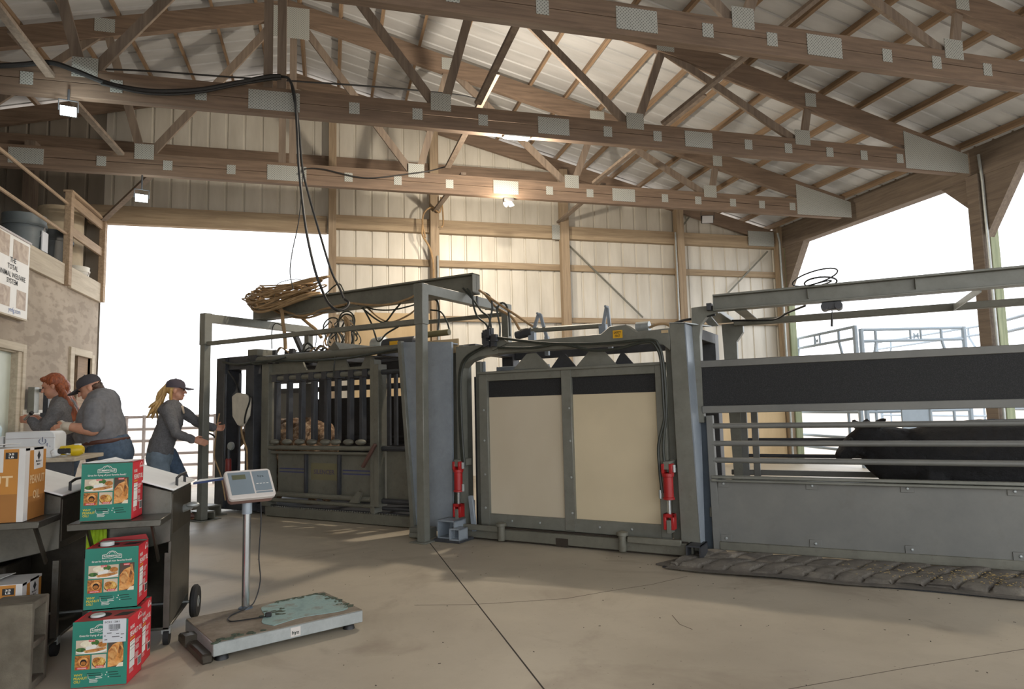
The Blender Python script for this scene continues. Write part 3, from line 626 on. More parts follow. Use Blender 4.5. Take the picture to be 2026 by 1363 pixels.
# far side
rp=cb('rear_panel','steelD',S,(-7.9,-4.6,-6.98,-6.94,.16,.85)); cb('rear_curtain','rubber',S,(-7.36,-4.6,-6.93,-6.9,.85,1.46))
mb=MB(FC); 
for z in (.88,1.56): mb.box(-7.9,-4.6,-6.97,-6.9,z,z+.07)
mb.build('rear_bar_set',M_['steelD'],S); cb('rear_top_plate','steelD',S,(-7.9,-4.6,-6.95,-6.9,1.7,1.92))
cb('rear_liner','steelL',S,(-8.0,-7.4,-6.94,-6.91,.85,1.6)); cb('side_liner','steelL',S,(-6.93,-6.78,-6.5,-6.47,.95,1.66))
# roof machinery
mb=MB(FC); mb.prism([(-6.05,-6.0,1.99),(-5.92,-6.0,2.12),(-5.88,-6.0,2.12),(-5.75,-6.0,1.99)],(0,-.03,0)); mb.build('gusset_plate',M_['steel2'],S)
MB(FC).prism([inC(x,y,-5.99) for x,y in ((663,677),(694,680.5),(746,686),(674,694.5))],(0,-.35,0)).build('roof_hood',M_['galv'],S)
rh=random.Random(5)
for i in range(11):
    cx=rh.uniform(648,702); cy=rh.uniform(640,668); rx=rh.uniform(10,20); ry=rh.uniform(16,30); p0=inC(cx,cy,-6.2-rh.random()*.4); k=.0056
    P=[(p0.x+rx*k*math.cos(a)*1.2,p0.y+.05*math.sin(a*2),p0.z+ry*k*math.sin(a)) for a in [R3(-60+300*q/18) for q in range(19)]]
    MB(FC).tube(P,rh.choice((.007,.009,.012)),6).build('hose_loop',M_[rh.choice(('hoseD','hoseD','hoseT'))],S)
for i in range(9):
    s=rh.uniform(-7.5,-6.3); MB(FC).tube(spline([(s,-6.1,2.0),(s+.1,-6.12,2.08+rh.random()*.08),(s+.25,-6.15,2.03),(s+.4,-6.1,2.07)]),.009,6).build('roof_hose',M_['hoseD' if i%3 else 'hoseT'],S)
MB(FC).lathe((-5.62,-6.35,2.08),[(.02,0),(.09,.03),(.1,.2),(.04,.24)],12,(1,0,0)).build('motor_cover',M_['galv'],S)
tk=MB(FC).lathe((-5.28,-6.15,2.03),[(.03,0),(.085,.04),(.09,.1),(.09,.5),(.06,.53)],16,(1,0,0)).build('reservoir_tank',M_['steelD'],S); MB(FC).box(-5.1,-4.98,-6.065,-6.055,1.99,2.07).build('warning_label',M_['sign'],tk)
for i in range(34):
    s=random.uniform(-7.55,-6.15); t=random.uniform(-6.7,-6.0); z=2.0+random.random()*.1*(1 if s<-6.3 else .5); r=random.uniform(.015,.045)
    MB(FC).box(s-r*1.6,s+r*1.6,t-r,t+r,1.93,z).build('valve_block',M_['steelD'],S,bevel=.004)
cb('valve_box','steel2',S,(-7.38,-7.2,-6.2,-5.92,2.0,2.11)); cb('cross_strut','steel',S,(-6.93,-6.88,-6.5,-6.44,1.98,2.2))
mb=MB(FC); mb.tube(spline([(-7.8,-5.87,1.97),(-7.5,-5.86,1.92),(-7.0,-5.86,1.93),(-6.3,-5.87,1.9),(-5.6,-5.86,1.89),(-4.8,-5.87,1.95)]),.016,6); mb.tube(spline([(-7.3,-5.86,1.98),(-7.1,-5.85,1.9),(-6.6,-5.86,1.96)]),.012,6); mb.tube(spline([(-5.76,-5.86,1.92),(-5.77,-5.85,1.8),(-5.78,-5.85,1.68)]),.01,6); mb.build('hose_run',M_['hoseD'],S)
mb=MB(FC); mb.tube(spline([(-7.64,-5.83,1.84),(-7.5,-5.83,1.7),(-7.42,-5.83,1.55),(-7.4,-5.83,1.5)]),.012,6); mb.build('control_cord',M_['black'],S)
# latch handle, pedal
MB(FC).bar((-5.32,-5.84,.64),(-5.13,-5.84,.9),.035,.04).build('latch_handle',flat('rusty_handle','5b4038',.7),S,bevel=.006)
MB(FC).prism([(-5.52,-5.86,.24),(-5.38,-5.86,.24),(-5.33,-5.86,.36),(-5.38,-5.86,.37)],(0,.03,0)).build('foot_latch',M_['steel2'],S)
# pouch over the scale head
t=thing('white_pouch','off-white hooded pouch with black strap hanging on the head gate','pouch',FC((-7.5,-5.8,1.3)))
poly=[inC(x,y,-5.8) for x,y in [(464,784),(473,777),(488,779),(499,786),(499,802),(497,823),(489,838),(481,844),(474,840),(465,824)]]
MB(FC).prism(poly,(0,.05,0)).build('cover',M_['bag'],t,bevel=.015)
sp=[inC(x,y,-5.745) for x,y in [(493,781),(494,793),(487,815),(484,830),(484,838)]]; MB(FC).tube(spline(sp),.011,6).build('strap',M_['black'],t)
tag(MB(FC).tube(spline([inC(x,y,-5.78) for x,y in [(478,842),(478,855),(482,870),(488,890),(489,915),(490,990)]]),.012,8).build('hanging_cable',M_['hoseT']),'tan cord hanging below the white pouch','cord')
t=thing('yellow_sorting_pole','short yellow handle with looped tan cord held at the head gate','tool',FC((-8.1,-6.0,1.1)))
q=lambda x,y,Y:atY(x,y,Y)
MB().tube([q(405,849,9.25),q(424,851,9.25)],.022,8).build('handle',M_['yel'],t); MB().tube(spline([q(409,856,9.25),q(420,860,9.25),q(426,866,9.25)]),.012,6).build('trigger_cord',M_['black'],t)
tag(MB().tube(spline([q(434,818,9.2),q(430,838,9.2),q(427,862,9.2),q(424,900,9.2),q(429,920,9.2),q(438,945,9.2),q(446,990,9.2)]),.009,6).build('thin_rope',M_['hoseT']),'thin tan rope looping beside the head gate','rope')
# step blocks on the floor by the head gate
for (s0,s1,t0,t1,z,l) in ((-7.95,-7.62,-5.75,-5.55,.13,'dark square steel foot by the head gate, rear of two'),(-7.7,-7.4,-5.5,-5.3,.1,'dark square steel foot by the head gate, front of two')):
    t=thing('floor_anchor',l,'steel foot',FC(((s0+s1)/2,(t0+t1)/2,0)),0,'steel feet at the head gate'); mb=MB(FC); mb.box(s0,s1,t0,t1,z-.02,z); mb.box(s0,s1,t0,t0+.02,0,z); mb.box(s0,s1,t1-.02,t1,0,z); mb.build('tube_block',M_['steel2'],t,bevel=.004); cb('base_plate','steel2',t,(s0-.06,s1+.08,t0-.03,t1+.05,0,.012))
# ---- slanted sheet panel
t=thing('sheet_gate','tall blue-grey sheet steel gate leaning between chute and middle cage','gate',FC((-4.2,-5.62,0)))
MB(FC).prism([(-4.56,-5.66,1.99),(-3.93,-5.66,1.95),(-3.95,-5.66,.05),(-4.40,-5.66,.05)],(0,.03,0)).build('sheet',M_['steelB'],t)
MB(FC).bar((-4.58,-5.62,2.0),(-4.42,-5.62,.05),.05,.06,up=(1,0,0)).build('edge_frame',M_['steel'],t,bevel=.004)
cb('top_frame','steelB',t,(-4.56,-3.93,-5.75,-5.63,1.93,1.945)); cb('back_frame','tanply',t,(-4.5,-3.95,-5.8,-5.78,1.85,2.0))
t=thing('stub_tube','short open square steel tube beside the tall front post','steel foot',FC((-3.95,-5.5,0)))
def stub(mb,s0,s1,t0,t1,z0,z1,w=.012):
    mb.box(s0,s1,t0,t1,z0,z0+w); mb.box(s0,s1,t0,t1,z1-w,z1); mb.box(s0,s0+w,t0,t1,z0,z1); mb.box(s1-w,s1,t0,t1,z0,z1); mb.box(s0,s1,t0,t0+w,z0,z1)
mb=MB(FC); stub(mb,-3.98,-3.78,-5.62,-5.42,.03,.2); mb.build('tube',M_['steelB'],t); cb('base_plate','steelD',t,(-4.0,-3.7,-5.64,-5.38,0,.03)); mb=MB(FC); stub(mb,-3.8,-3.68,-5.5,-5.36,.03,.14); mb.build('side_tube',M_['steelB'],t)
t=thing('outrigger_block','low steel foot poking out left of the tall front post','steel foot',FC((-4.25,-5.45,0))); cb('block','steel',t,(-4.35,-4.12,-5.6,-5.45,0,.1)); cb('tab','steel',t,(-4.3,-4.12,-5.45,-5.38,.02,.06))
# ---- middle cage with two cream panels
C=thing('working_cage','grey steel cage section with sliding door of two cream sheets','cattle cage',FC((-2.8,-6.2,0)))
T=-5.66
cb('left_post','steel',C,(-4.04,-3.9,-5.95,-5.8,.05,1.93)); 
MB(FC).prism([(-3.9,-5.8,1.9),(-3.9,-5.8,.06),(-3.86,-5.8,.06),(-3.86,-5.8,1.55),(-3.83,-5.8,1.68),(-3.76,-5.8,1.74),(-3.62,-5.8,1.78),(-3.4,-5.8,1.80),(-3.4,-5.8,1.9)],(0,.14,0)).build('arch_plate',M_['steel'],C,bevel=.004)
cb('inner_post','steel',C,(-3.78,-3.72,-5.9,-5.84,.1,1.75)); cb('bright_strip','steelB',C,(-3.72,-3.69,-5.9,-5.88,.1,1.75))
tb=MB(FC).prism([(-3.4,T,1.90),(-2.31,T,1.91),(-2.22,T,1.975),(-2.07,T,1.975),(-1.98,T,1.905),(-1.68,T,1.915),(-1.68,T,1.72),(-1.74,T,1.775),(-1.85,T,1.80),(-3.4,T,1.80)],(0,-.12,0)).build('top_beam',M_['steel'],C,bevel=.004)
MB(FC).prism([(-3.45,T+.003,1.83),(-3.45,T+.003,1.965),(-3.38,T+.003,1.965),(-3.26,T+.003,1.90)],(0,.02,0)).build('corner_gusset',M_['steel'],C)
MB(FC).prism([(-1.68,T,1.955),(-1.55,T,1.94),(-1.50,T,.06),(-1.66,T,.06)],(0,-.1,0)).build('right_post',M_['steel'],C,bevel=.004)
MB(FC).prism([(-1.55,T-.0,1.94),(-1.55,T-.42,1.94),(-1.5,T-.1,.06),(-1.5,T,.06)],(.01,0,0)).build('side_plate',M_['steelB'],C)
MB(FC).prism([(-1.68,T,1.955),(-1.54,T,1.945),(-1.42,T-.42,1.945),(-1.68,T-.42,1.955)],(0,0,.008)).build('top_plate',M_['galv'],C)
cb('right_inner_post','steel',C,(-1.76,-1.67,-5.84,-5.78,.1,1.76))
cb('rear_frame','steelD',C,(-4.0,-3.85,-6.9,-6.75,0,1.95),(-1.68,-1.55,-6.9,-6.75,0,1.95),(-3.85,-1.68,-6.85,-6.8,1.82,1.92),(-3.85,-1.68,-6.85,-6.82,.05,1.55),(-3.85,-1.68,-6.86,-6.78,1.62,1.7),(-4.0,-3.85,-6.75,-5.95,1.85,1.95),(-1.68,-1.55,-6.75,-6.0,1.85,1.95))
cb('back_sheet','steelB',C,(-3.85,-3.2,-6.4,-6.37,1.55,1.72)); cb('added_gap_dark_sheet','steelD',C,(-3.86,-3.6,-5.96,-5.93,.05,1.6))  # dark sheet behind the door gap is added to make the interior dark
D=cb('sliding_door','steel',C,(-3.65,-3.55,-5.75,-5.69,.14,1.63),(-2.735,-2.635,-5.75,-5.685,.14,1.63),(-1.835,-1.75,-5.75,-5.69,.14,1.63),(-3.65,-1.75,-5.75,-5.695,1.535,1.63),(-3.65,-1.75,-5.75,-5.695,.13,.245))
cb('hanger_lip','steel',D,(-3.65,-1.75,-5.76,-5.67,1.605,1.63))
for a,b,m in ((-3.55,-2.735,'cream'),(-2.635,-1.835,'creamR')):
    cb('cream_panel',m,D,(a,b,-5.735,-5.725,.245,1.375),bevel=0); cb('black_strip','rubber',D,(a,b,-5.735,-5.722,1.375,1.535),bevel=0)
mb=MB(FC)
for s in (-3.59,-2.66):
    for z in (.3,.62,.95,1.25): mb.ball((s,-5.685,z),.012,.008,.012,8)
for s in (-3.3,-3.0,-2.4,-2.1): mb.ball((s,-5.693,.19),.012,.008,.012,8)
mb.build('bolt_heads',M_['galv'],D)
for L in ([(1015,731),(1042,700),(1060,698),(1089,728)],[(1139,726),(1165,695),(1195,695),(1220,722)]):
    MB(FC).prism([inC(x,y,-5.72) for x,y in L],(0,-.02,0)).build('door_hanger',M_['steel'],D)
for L in ([(1088,731),(1110,700),(1118,700),(1140,726)],[(1215,722),(1228,698),(1234,698),(1255,722)]):
    MB(FC).prism([inC(x,y,-5.9) for x,y in L],(0,-.02,0)).build('rear_hanger',M_['steelD'],D)
cb('bottom_sill','steel2',C,(-3.9,-1.55,-5.78,-5.62,.02,.115)); cb('sill_grime','stain',C,(-3.85,-1.6,-5.74,-5.66,.115,.128),bevel=0); cb('sill_gap_shade','stain',C,(-3.9,-1.5,-5.76,-5.66,0,.02),bevel=0)  # dark strip at floor level stands in for the shaded gap below the sill
for s in (-3.36,-2.15): MB(FC).lathe((s,-5.59,.02),[(.03,0),(.035,.01),(.035,.13),(.05,.135),(.05,.16),(.02,.17)],12).build('guide_roller',M_['steel2'],C)
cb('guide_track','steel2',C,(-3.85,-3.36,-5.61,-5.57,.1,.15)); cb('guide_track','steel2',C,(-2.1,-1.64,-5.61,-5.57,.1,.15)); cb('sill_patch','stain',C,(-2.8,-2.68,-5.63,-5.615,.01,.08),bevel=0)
mb=MB(FC); stub(mb,-1.58,-1.46,-5.72,-5.5,0,.13); mb.build('end_stub',M_['steelD'],C)
for s,zt in ((-3.85,.71),(-1.73,.73)):
    cy=MB(FC).lathe((s,-5.6,zt-.26),[(.03,0),(.05,.005),(.05,.02),(.042,.025),(.042,.19),(.05,.195),(.05,.22),(.03,.225)],14).build('hydraulic_cylinder',M_['red'],C)
    MB(FC).lathe((s,-5.6,zt-.38),[(.016,0),(.016,.13)],10).build('rod',M_['chrome'],cy)
    mb=MB(FC); mb.box(s-.045,s-.02,-5.64,-5.56,zt-.5,zt-.37); mb.box(s+.02,s+.045,-5.64,-5.56,zt-.5,zt-.37); mb.box(s-.045,s+.045,-5.64,-5.56,zt-.4,zt-.37); mb.build('clevis',M_['red'],cy,bevel=.004); mb=MB(FC); mb.box(s-.045,s+.045,-5.63,-5.57,zt-.055,zt-.035); mb.box(s-.045,s-.02,-5.64,-5.56,zt-.04,zt+.04); mb.box(s+.02,s+.045,-5.64,-5.56,zt-.04,zt+.04); mb.build('clevis',M_['red'],cy,bevel=.004)
    cb('mount_lug','steel',cy,(s-.02,s+.02,-5.66,-5.56,zt-.53,zt-.42)); cb('mount_lug','steel',cy,(s-.03,s+.03,-5.8,-5.57,zt-.01,zt+.06))
    MB(FC).lathe((s+.055,-5.6,zt-.03),[(.014,0),(.014,.06)],8).build('hose_fitting',M_['galv'],cy); MB(FC).lathe((s+.055*(1 if s<-3 else -1.3),-5.6,zt-.25),[(.014,0),(.014,.07)],8).build('hose_fitting',M_['galv'],cy)
MB(FC).bar((-3.68,-5.62,.08),(-3.72,-5.62,.42),.05,.03).build('prop_arm',M_['steelB'],C,bevel=.004)
mb=MB(FC)
for off in (0,.028,.055):
    P=[inC(x+off*60,y,-5.62) for x,y in [(985,668),(955,686),(925,704),(912,725),(908,760),(909,820),(912,880),(916,925)]]; mb.tube(spline(P),.014,7)
mb.build('left_hose',M_['hoseD'],C)
mb=MB(FC)
for A in ([(985,668),(1040,675),(1100,680),(1200,679),(1285,672),(1303,684),(1311,710),(1316,760),(1318,820),(1312,880),(1316,925)],[(985,688),(1050,688),(1110,681),(1170,693),(1220,690),(1280,676),(1300,690),(1308,720),(1313,800),(1314,830),(1303,880),(1305,930),(1310,975)]):
    mb.tube(spline([inC(x,y,-5.6) for x,y in A]),.013,7)
mb.build('right_hose',M_['hoseD'],C)
mb=MB(FC)
for i in range(22):
    p=inC(958+random.random()*22,655+random.random()*30,-5.66+random.random()*.08); r=.012+.014*random.random(); mb.box(p.x-r,p.x+r,p.y-r,p.y+r,p.z-r*1.3,p.z+r*1.3)
mb.build('hose_manifold',M_['steelD'],C)
# roof linkages
for L,R,Tp in (([(1053,662),(1066,620)],[(1082,668),(1069,622)],(1067,621)),([(1193,648),(1200,607)],[(1207,652),(1202,610)],(1201,607))):
    ar=MB(FC); a=[inC(x,y,-6.05) for x,y in L]; b=[inC(x,y,-6.05) for x,y in R]
    ar.bar(a[0],a[1],.03,.02,up=(1,0,0)); ar.bar(b[0],b[1],.03,.02,up=(1,0,0)); ar.lathe(inC(*Tp,-6.05),[(.012,-.02),(.012,.05)],8,(0,1,0))
    ar.bar(a[0]+V((0,0,.03)),a[0]-V((0,0,.18)),.07,.05,up=(1,0,0)); ar.bar(b[0]+V((0,0,.01)),b[0]-V((0,0,.18)),.04,.04,up=(1,0,0)); ar.build('link_arm',M_['steelB'],C)
p=inC(1030,655,-6.05);q=inC(1192,644,-6.05); MB(FC).tube([p,q],.026,10).build('link_pipe',M_['steel2'],C)
MB(FC).tube([inC(1022,664,-6.05),inC(1052,656,-6.05)],.045,12).build('lift_cylinder',M_['steelD'],C)
MB(FC).tube([inC(846,662,-6.05),inC(889,657,-6.05)],.035,12).build('lift_cylinder',flat('olive_cyl','6d6745',.5),C)
MB(FC).lathe(inC(1260,648,-5.9),[(.05,0),(.05,.12)],14,(1,0,0)).build('end_cap',M_['galv'],C)
sg=MB(FC).box(-2.193,-2.103,T+.001,T+.004,1.862,1.932).build('safety_sign',M_['sign'],C,smooth=False); mb=MB(FC); mb.text('SAFETY',.028,(-2.148,T+.006,1.902),(1,0,0),(0,0,1),'C',width=.07,bold=.02); mb.text('FIRST',.028,(-2.148,T+.006,1.872),(1,0,0),(0,0,1),'C',width=.05,bold=.02); mb.build('lettering',M_['blackink'],sg)
cb('small_tag','tanply',C,(-1.75,-1.69,T+.001,T+.004,1.875,1.9),bevel=0)
# ---- hose coil and loose hydraulic hoses
mb=MB(FC); rc_=random.Random(11)
for i in range(24):
    c0=-6.98+rc_.uniform(-.12,.14); L=rc_.uniform(.34,.66); Wd=rc_.uniform(.10,.26); z=2.765+i*.0085; P=[]; ph=rc_.uniform(0,6); tilt=rc_.uniform(-.05,.05)
    for j in range(28):
        a=2*math.pi*j/28; f=max(0,math.sin(a)); P.append((c0+L*math.cos(a)*(1+.06*math.sin(3*a+ph)),-6.15+Wd*math.sin(a)*1.2,z+tilt*math.cos(a)+.018*math.sin(2*a+ph)-f*f*(.19-.006*i)*(1-.3*math.cos(a))))
    mb.tube(P,rc_.choice((.010,.013,.015)),6,closed=True)
tag(mb.build('hose_coil',M_['hoseT']),'large loose coil of tan hose lying on the overhead beam','hose')
def hose(l,pts,t,r,m='hoseD'): return tag(MB(FC).tube(spline([inC(x,y,t) for x,y in pts]),r,7).build('hydraulic_hose',M_[m]),l,'hose','hydraulic hoses')
tf=-6.02
H=[('thick tan hose sagging under the overhead beam, left end',[(535,605),(560,615),(600,625),(640,612),(680,603)],.017,'hoseT'),
('second tan hose sagging just below the first on the overhead beam',[(520,602),(560,622),(605,629),(650,615),(688,600)],.014,'hoseT'),
('tan hose running under the right half of the overhead beam',[(690,599),(730,603),(770,602),(805,592),(824,583)],.013,'hoseT'),
('tan hose bundle dropping from the coil to the chute roof',[(553,606),(558,618),(560,640),(563,660),(565,690)],.024,'hoseT'),
('tan hose slanting from the coil to the right',[(592,624),(610,640),(625,652),(636,668)],.022,'hoseT'),
('dark hose looped between beam and front rail',[(705,600),(722,614),(745,632),(762,637),(780,615),(792,601)],.011,'hoseD'),
('dark hose drooping to the top of the sheet gate',[(718,608),(735,640),(748,675),(765,660),(790,645)],.011,'hoseD'),
('tan hose curving low above the front rail',[(728,610),(752,630),(775,637),(805,625),(826,610)],.011,'hoseT'),
('thin dark hose lying nearly level beneath the beam',[(715,603),(740,612),(775,613),(805,607),(826,601)],.009,'hoseD'),
('dark hose dropping beside the tall front post',[(855,590),(866,598),(869,625),(866,658)],.011,'hoseD'),
('dark hose arching right of the tall front post',[(852,613),(872,617),(884,636),(890,656)],.01,'hoseD'),
('dark hose falling from the side beam, leftmost of the drop',[(924,571),(934,585),(937,605),(945,627),(962,642),(970,664)],.011,'hoseD'),
('dark hose falling from the side beam, second of the drop',[(916,570),(938,595),(952,615),(968,630),(973,662)],.011,'hoseD'),
('dark hose swinging down behind the second drop hose',[(950,575),(968,585),(974,605),(970,632),(964,662)],.011,'hoseD'),
('tan hose crossing to the roof linkage, upper',[(948,574),(985,600),(1020,623),(1060,650)],.014,'hoseT'),
('tan hose crossing to the lift cylinder, lower',[(958,580),(982,608),(1012,627),(1028,652)],.015,'hoseT'),
('dark hose looping up beside the rear gantry post',[(984,612),(988,602),(998,600),(1006,618),(1009,665)],.01,'hoseD'),
('short dark hose left of the rear gantry post',[(982,606),(985,625),(989,645),(989,668)],.01,'hoseD'),
('round dark hose loop above the chute roof, left',[(646,672),(640,645),(652,630),(668,632),(668,655),(655,670)],.009,'hoseD'),
('round dark hose loop above the chute roof, right',[(664,672),(668,640),(682,622),(698,628),(696,650),(684,662)],.011,'hoseD'),
('large dark hose ring rising behind the chute roof',[(668,640),(676,620),(692,617),(702,632),(698,655)],.009,'hoseD'),
('brown hose knot standing on the chute roof',[(684,682),(686,650),(682,628),(690,640),(691,680)],.018,'hoseT'),
('thin wire arch left of the falling black cable',[(538,602),(545,575),(552,560),(585,552),(602,558),(612,575)],.005,'hoseD'),
('thin wires hanging over the chute roof',[(625,655),(626,672),(622,690)],.006,'hoseD'),
('thin hose hook hanging by the left rear post',[(538,690),(538,655),(545,640),(560,645)],.007,'hoseD'),
('dark cable swooping from the beam up to the falling cable',[(600,612),(640,585),(660,567),(672,562),(680,575)],.009,'hoseD')]
for l,p,r,m in H: hose(l,p,tf-random.random()*.2,r,m)
# ---- raceway on the right
RW=thing('cattle_raceway','long grey raceway side with black padded board and three open rails','cattle raceway',FR((1.5,-.4,0)))
def rb(name,m,*b,par=RW,bevel=.004): return cb(name,m,par,*b,bevel=bevel,F=FR)
E_=3.35
MB(FR).prism([(-.164,0,2.105),(.06,0,2.105),(.06,0,2.04),(-.03,0,2.02),(-.085,0,1.95),(-.1,0,1.84),(-.1,0,1.1),(-.164,0,1.1)],(0,-.1,0)).build('front_post',M_['steel'],RW,bevel=.004)
MB(FR).prism([(-.06,-.9,2.04),(.14,-.9,2.04),(.14,-.9,1.95),(.075,-.9,1.86),(.06,-.9,0),(.0,-.9,0)],(0,-.08,0)).build('rear_post',M_['steel'],RW)
rb('cross_plate','steel',(-.1,.06,-.9,-.05,2.05,2.09),(.2,.3,-.9,-.0,2.04,2.05)); MB(FR).prism([(-.1,-.1,2.03),(-.02,-.1,2.03),(-.02,-.5,1.98),(-.1,-.5,1.98)],(0,0,.012)).build('corner_plate',M_['galv'],RW)
mb=MB(FR)
for z0,z1,w in ((2.05,2.065,.055),(2.065,2.175,.006),(2.175,2.192,.055)): mb.box(.035,E_,-.055-w+.055,.055+w-.055,z0,z1) if 0 else mb.box(.035,E_,-w,w,z0,z1)
mb.box(.035,.041,-.055,.055,2.05,2.19)
for s in (.78,1.53,2.4): mb.box(s,s+.006,-.052,.052,2.09,2.17)
mb.build('top_beam',M_['steel'],RW,bevel=.002)
MB(FR).box(-.02,.02,-.03,.06,2.06,2.12).build('beam_clamp',M_['steelD'],RW)
rb('rear_beam','steel2',(.06,E_,-.95,-.87,2.01,2.07)); MB(FR).bar((1.95,-.05,2.06),(1.87,-.9,2.03),.05,.01).build('tie_plate',M_['galv'],RW)
pad=rb('pad_frame','steelL',(-.11,E_,-.06,0,1.572,1.632),(-.11,E_,-.06,0.01,1.18,1.243)); rb('padded_board','rubber',(-.11,E_,-.05,-.012,1.243,1.572),par=pad,bevel=0)
for z in (1.07,.923,.782): MB(FR).tube([(-.04,-.03,z),(E_,-.03,z)],.023,12).build('side_rail',M_['pipe' if 0 else 'steelL'],RW)
MB(FR).prism([(-.085,-.01,1.16),(-.03,-.01,1.16),(-.01,-.01,.03),(-.075,-.01,.03)],(0,-.07,0)).build('hinge_post',M_['steelL'],RW,bevel=.004)
rb('ledge_channel','steel',(-.06,E_,-.02,.03,.605,.625),(-.06,E_,-.03,.01,.63,.655))
bp=rb('belly_panel','steelL',(-.02,E_,-.04,-.02,.1,.61)); rb('kick_rail','steel2',(-.02,E_,-.05,.0,.04,.11),par=bp)
for s in (.034,.718,1.377,2.038,2.7): 
    for z in (.588,.138):
        o=rb('bolt_tab','steelL',(s-.045,s+.045,-.02,-.012,z-.03,z+.03),par=bp,bevel=.002)
        MB(FR).ball((s,-.01,z),.012,.008,.012,8).build('bolt',M_['galv'],o)
MB(FR).prism([(-.18,-.08,1.17),(-.085,-.08,1.15),(-.075,-.08,.02),(-.2,-.08,.0)],(0,-.02,0)).build('side_curtain',M_['curtain'],RW)
rb('far_side','steelL',(-.05,E_,-1.0,-.97,.05,.55),(-.05,E_,-1.0,-.96,.57,.62),(.05,.12,-1.0,-.95,.0,1.3),(.16,.22,-1.0,-.95,.0,1.25))
mb=MB(FR)
for z in (.755,.905,1.05,1.2): mb.tube([(.1,-.97,z),(E_,-.97,z)],.018)
mb.build('far_rails',M_['steelD'],RW)
rb('cross_brace','steel2',(-.1,0,-1.0,-.05,.3,.38)) 
# trolley hanging from beam, cable ring on top
t=thing('rope_trolley','small rope trolley with dangling handle under the raceway beam','trolley',FR((.95,0,2.05)))
rb('trolley_block','steelD',(.88,1.02,-.05,.05,1.985,2.045),par=t); MB(FR).lathe((.9,0,2.01),[(.03,-.07),(.03,.07)],12,(0,1,0)).build('wheel',M_['steelD'],t); MB(FR).lathe((1.0,0,2.01),[(.03,-.07),(.03,.07)],12,(0,1,0)).build('wheel',M_['steelD'],t)
MB(FR).tube([(.95,.02,1.98),(.945,.02,1.91)],.004,6).build('cord',M_['black'],t); MB(FR).tube([(.945,.02,1.91),(.94,.02,1.85)],.009,8).build('handle',M_['black'],t)
mb=MB(FR); mb.tube([(.84+.17*math.cos(a),.0+.1*math.sin(a),2.26+.05*math.sin(a+.8)) for a in [2*math.pi*i/24 for i in range(24)]],.006,6,closed=True); mb.tube([(.88+.12*math.cos(a),.08*math.sin(a),2.215+.03*math.sin(a)) for a in [2*math.pi*i/20 for i in range(20)]],.007,6,closed=True); mb.tube([(.86+.1*math.cos(a),.07*math.sin(a),2.2+.02*math.cos(a)) for a in [2*math.pi*i/20 for i in range(20)]],.006,6,closed=True)
tag(mb.build('cable_ring',M_['cable']),'loose ring of black cable sitting on the raceway beam','cable')
cab=[FR(p) for p in ((.1,-.5,2.02),(.45,-.5,2.0),(.6,-.3,2.03),(.75,-.1,2.05))]; tag(MB().tube(spline(cab),.01,6).build('hanging_cable',M_['cable']),'short black cable under the left end of raceway beam','cable')
tag(MB(FC).tube(spline([inC(1325,643,-5.9),inC(1352,634,-5.9),inC(1375,630,-5.9),inC(1415,622,-5.9)]),.012,6).build('hydraulic_hose',M_['cable']),'black hose bridging middle cage and raceway post','hose')
tag(MB(FC).tube(spline([inC(1285,648,-5.9),inC(1300,642,-5.9),inC(1315,641,-5.9),inC(1326,645,-5.9)]),.012,6).build('hydraulic_hose',M_['hoseT']),'short tan hose on top of the middle cage','hose')
# ---- rubber mat
nx,ny=420,64; mb=MB(FR); vs=[]; s0,s1=-.2,3.3
for i in range(nx+1):
    for j in range(ny+1):
        s=s0+(s1-s0)*i/nx; d=.70*j/ny; q=(s+.25*d)/.182; kx=math.floor(q); u=q-kx
        e=min(u,1-u); b=min(1,max(0,(e-.03)/.09)); b=b*b*(3-2*b)
        rw=(d+.07*(kx%2))/.30; kd=math.floor(rw); v=rw-kd; f=min(v,1-v); g=min(1,max(0,(f-.02)/.07)); g=g*g*(3-2*g)
        body=1 if d<.57 else max(0,1-(d-.57)/.03)
        z=.012+body*b*(.016+.024*math.sin(math.pi*v)**.7*g*(.6+.4*math.sin(math.pi*u)))+.006*body*b*math.sin(d*2*math.pi/.022)*.5
        z+=.022*max(0,noise.noise(V((s*1.3,d*2,kx*.7))))*body
        wv=.02*math.sin(s*3.1)+.012*math.sin(s*7.3)
        vs.append((s-.25*d+.05,d+(wv if d>.58 else 0),z+(.01*max(0,math.sin(s*3.1)) if d>.58 else 0)))
fs=[(i*(ny+1)+j,(i+1)*(ny+1)+j,(i+1)*(ny+1)+j+1,i*(ny+1)+j+1) for i in range(nx) for j in range(ny)]
mt=thing('rubber_floor_mat','worn dark rubber mat of puffy tread blocks along the raceway','mat',FR((1.5,.4,0))); mb.add(vs,fs).build('tread_sheet',M_['mat'],mt)
MB(FR).prism([(-.2,.0,.001),(-.35,.62,.001),(3.2,.715,.001),(3.3,.0,.001)],(0,0,.01)).build('mat_backing',M_['rubber'],mt)
MB(FR).prism([(-.42,.55,.001),(-.2,.66,.001),(-.15,.5,.001),(-.3,.3,.001)],(0,0,.012)).build('torn_corner',M_['mat'],mt)
mb=MB(FR)
for i in range(420):
    s=random.gauss(1.9,.45); d=random.uniform(.2,.58); 
    if s<.9 or s>3.2: continue
    a=random.random()*3; L=.012; mb.bar((s,d,.06),(s+L*math.cos(a),d+L*math.sin(a),.062),.003,.004)
tag(mb.build('straw_bits',M_['hay'],smooth=False),'scatter of pale straw bits on the rubber mat','straw',kind='stuff')
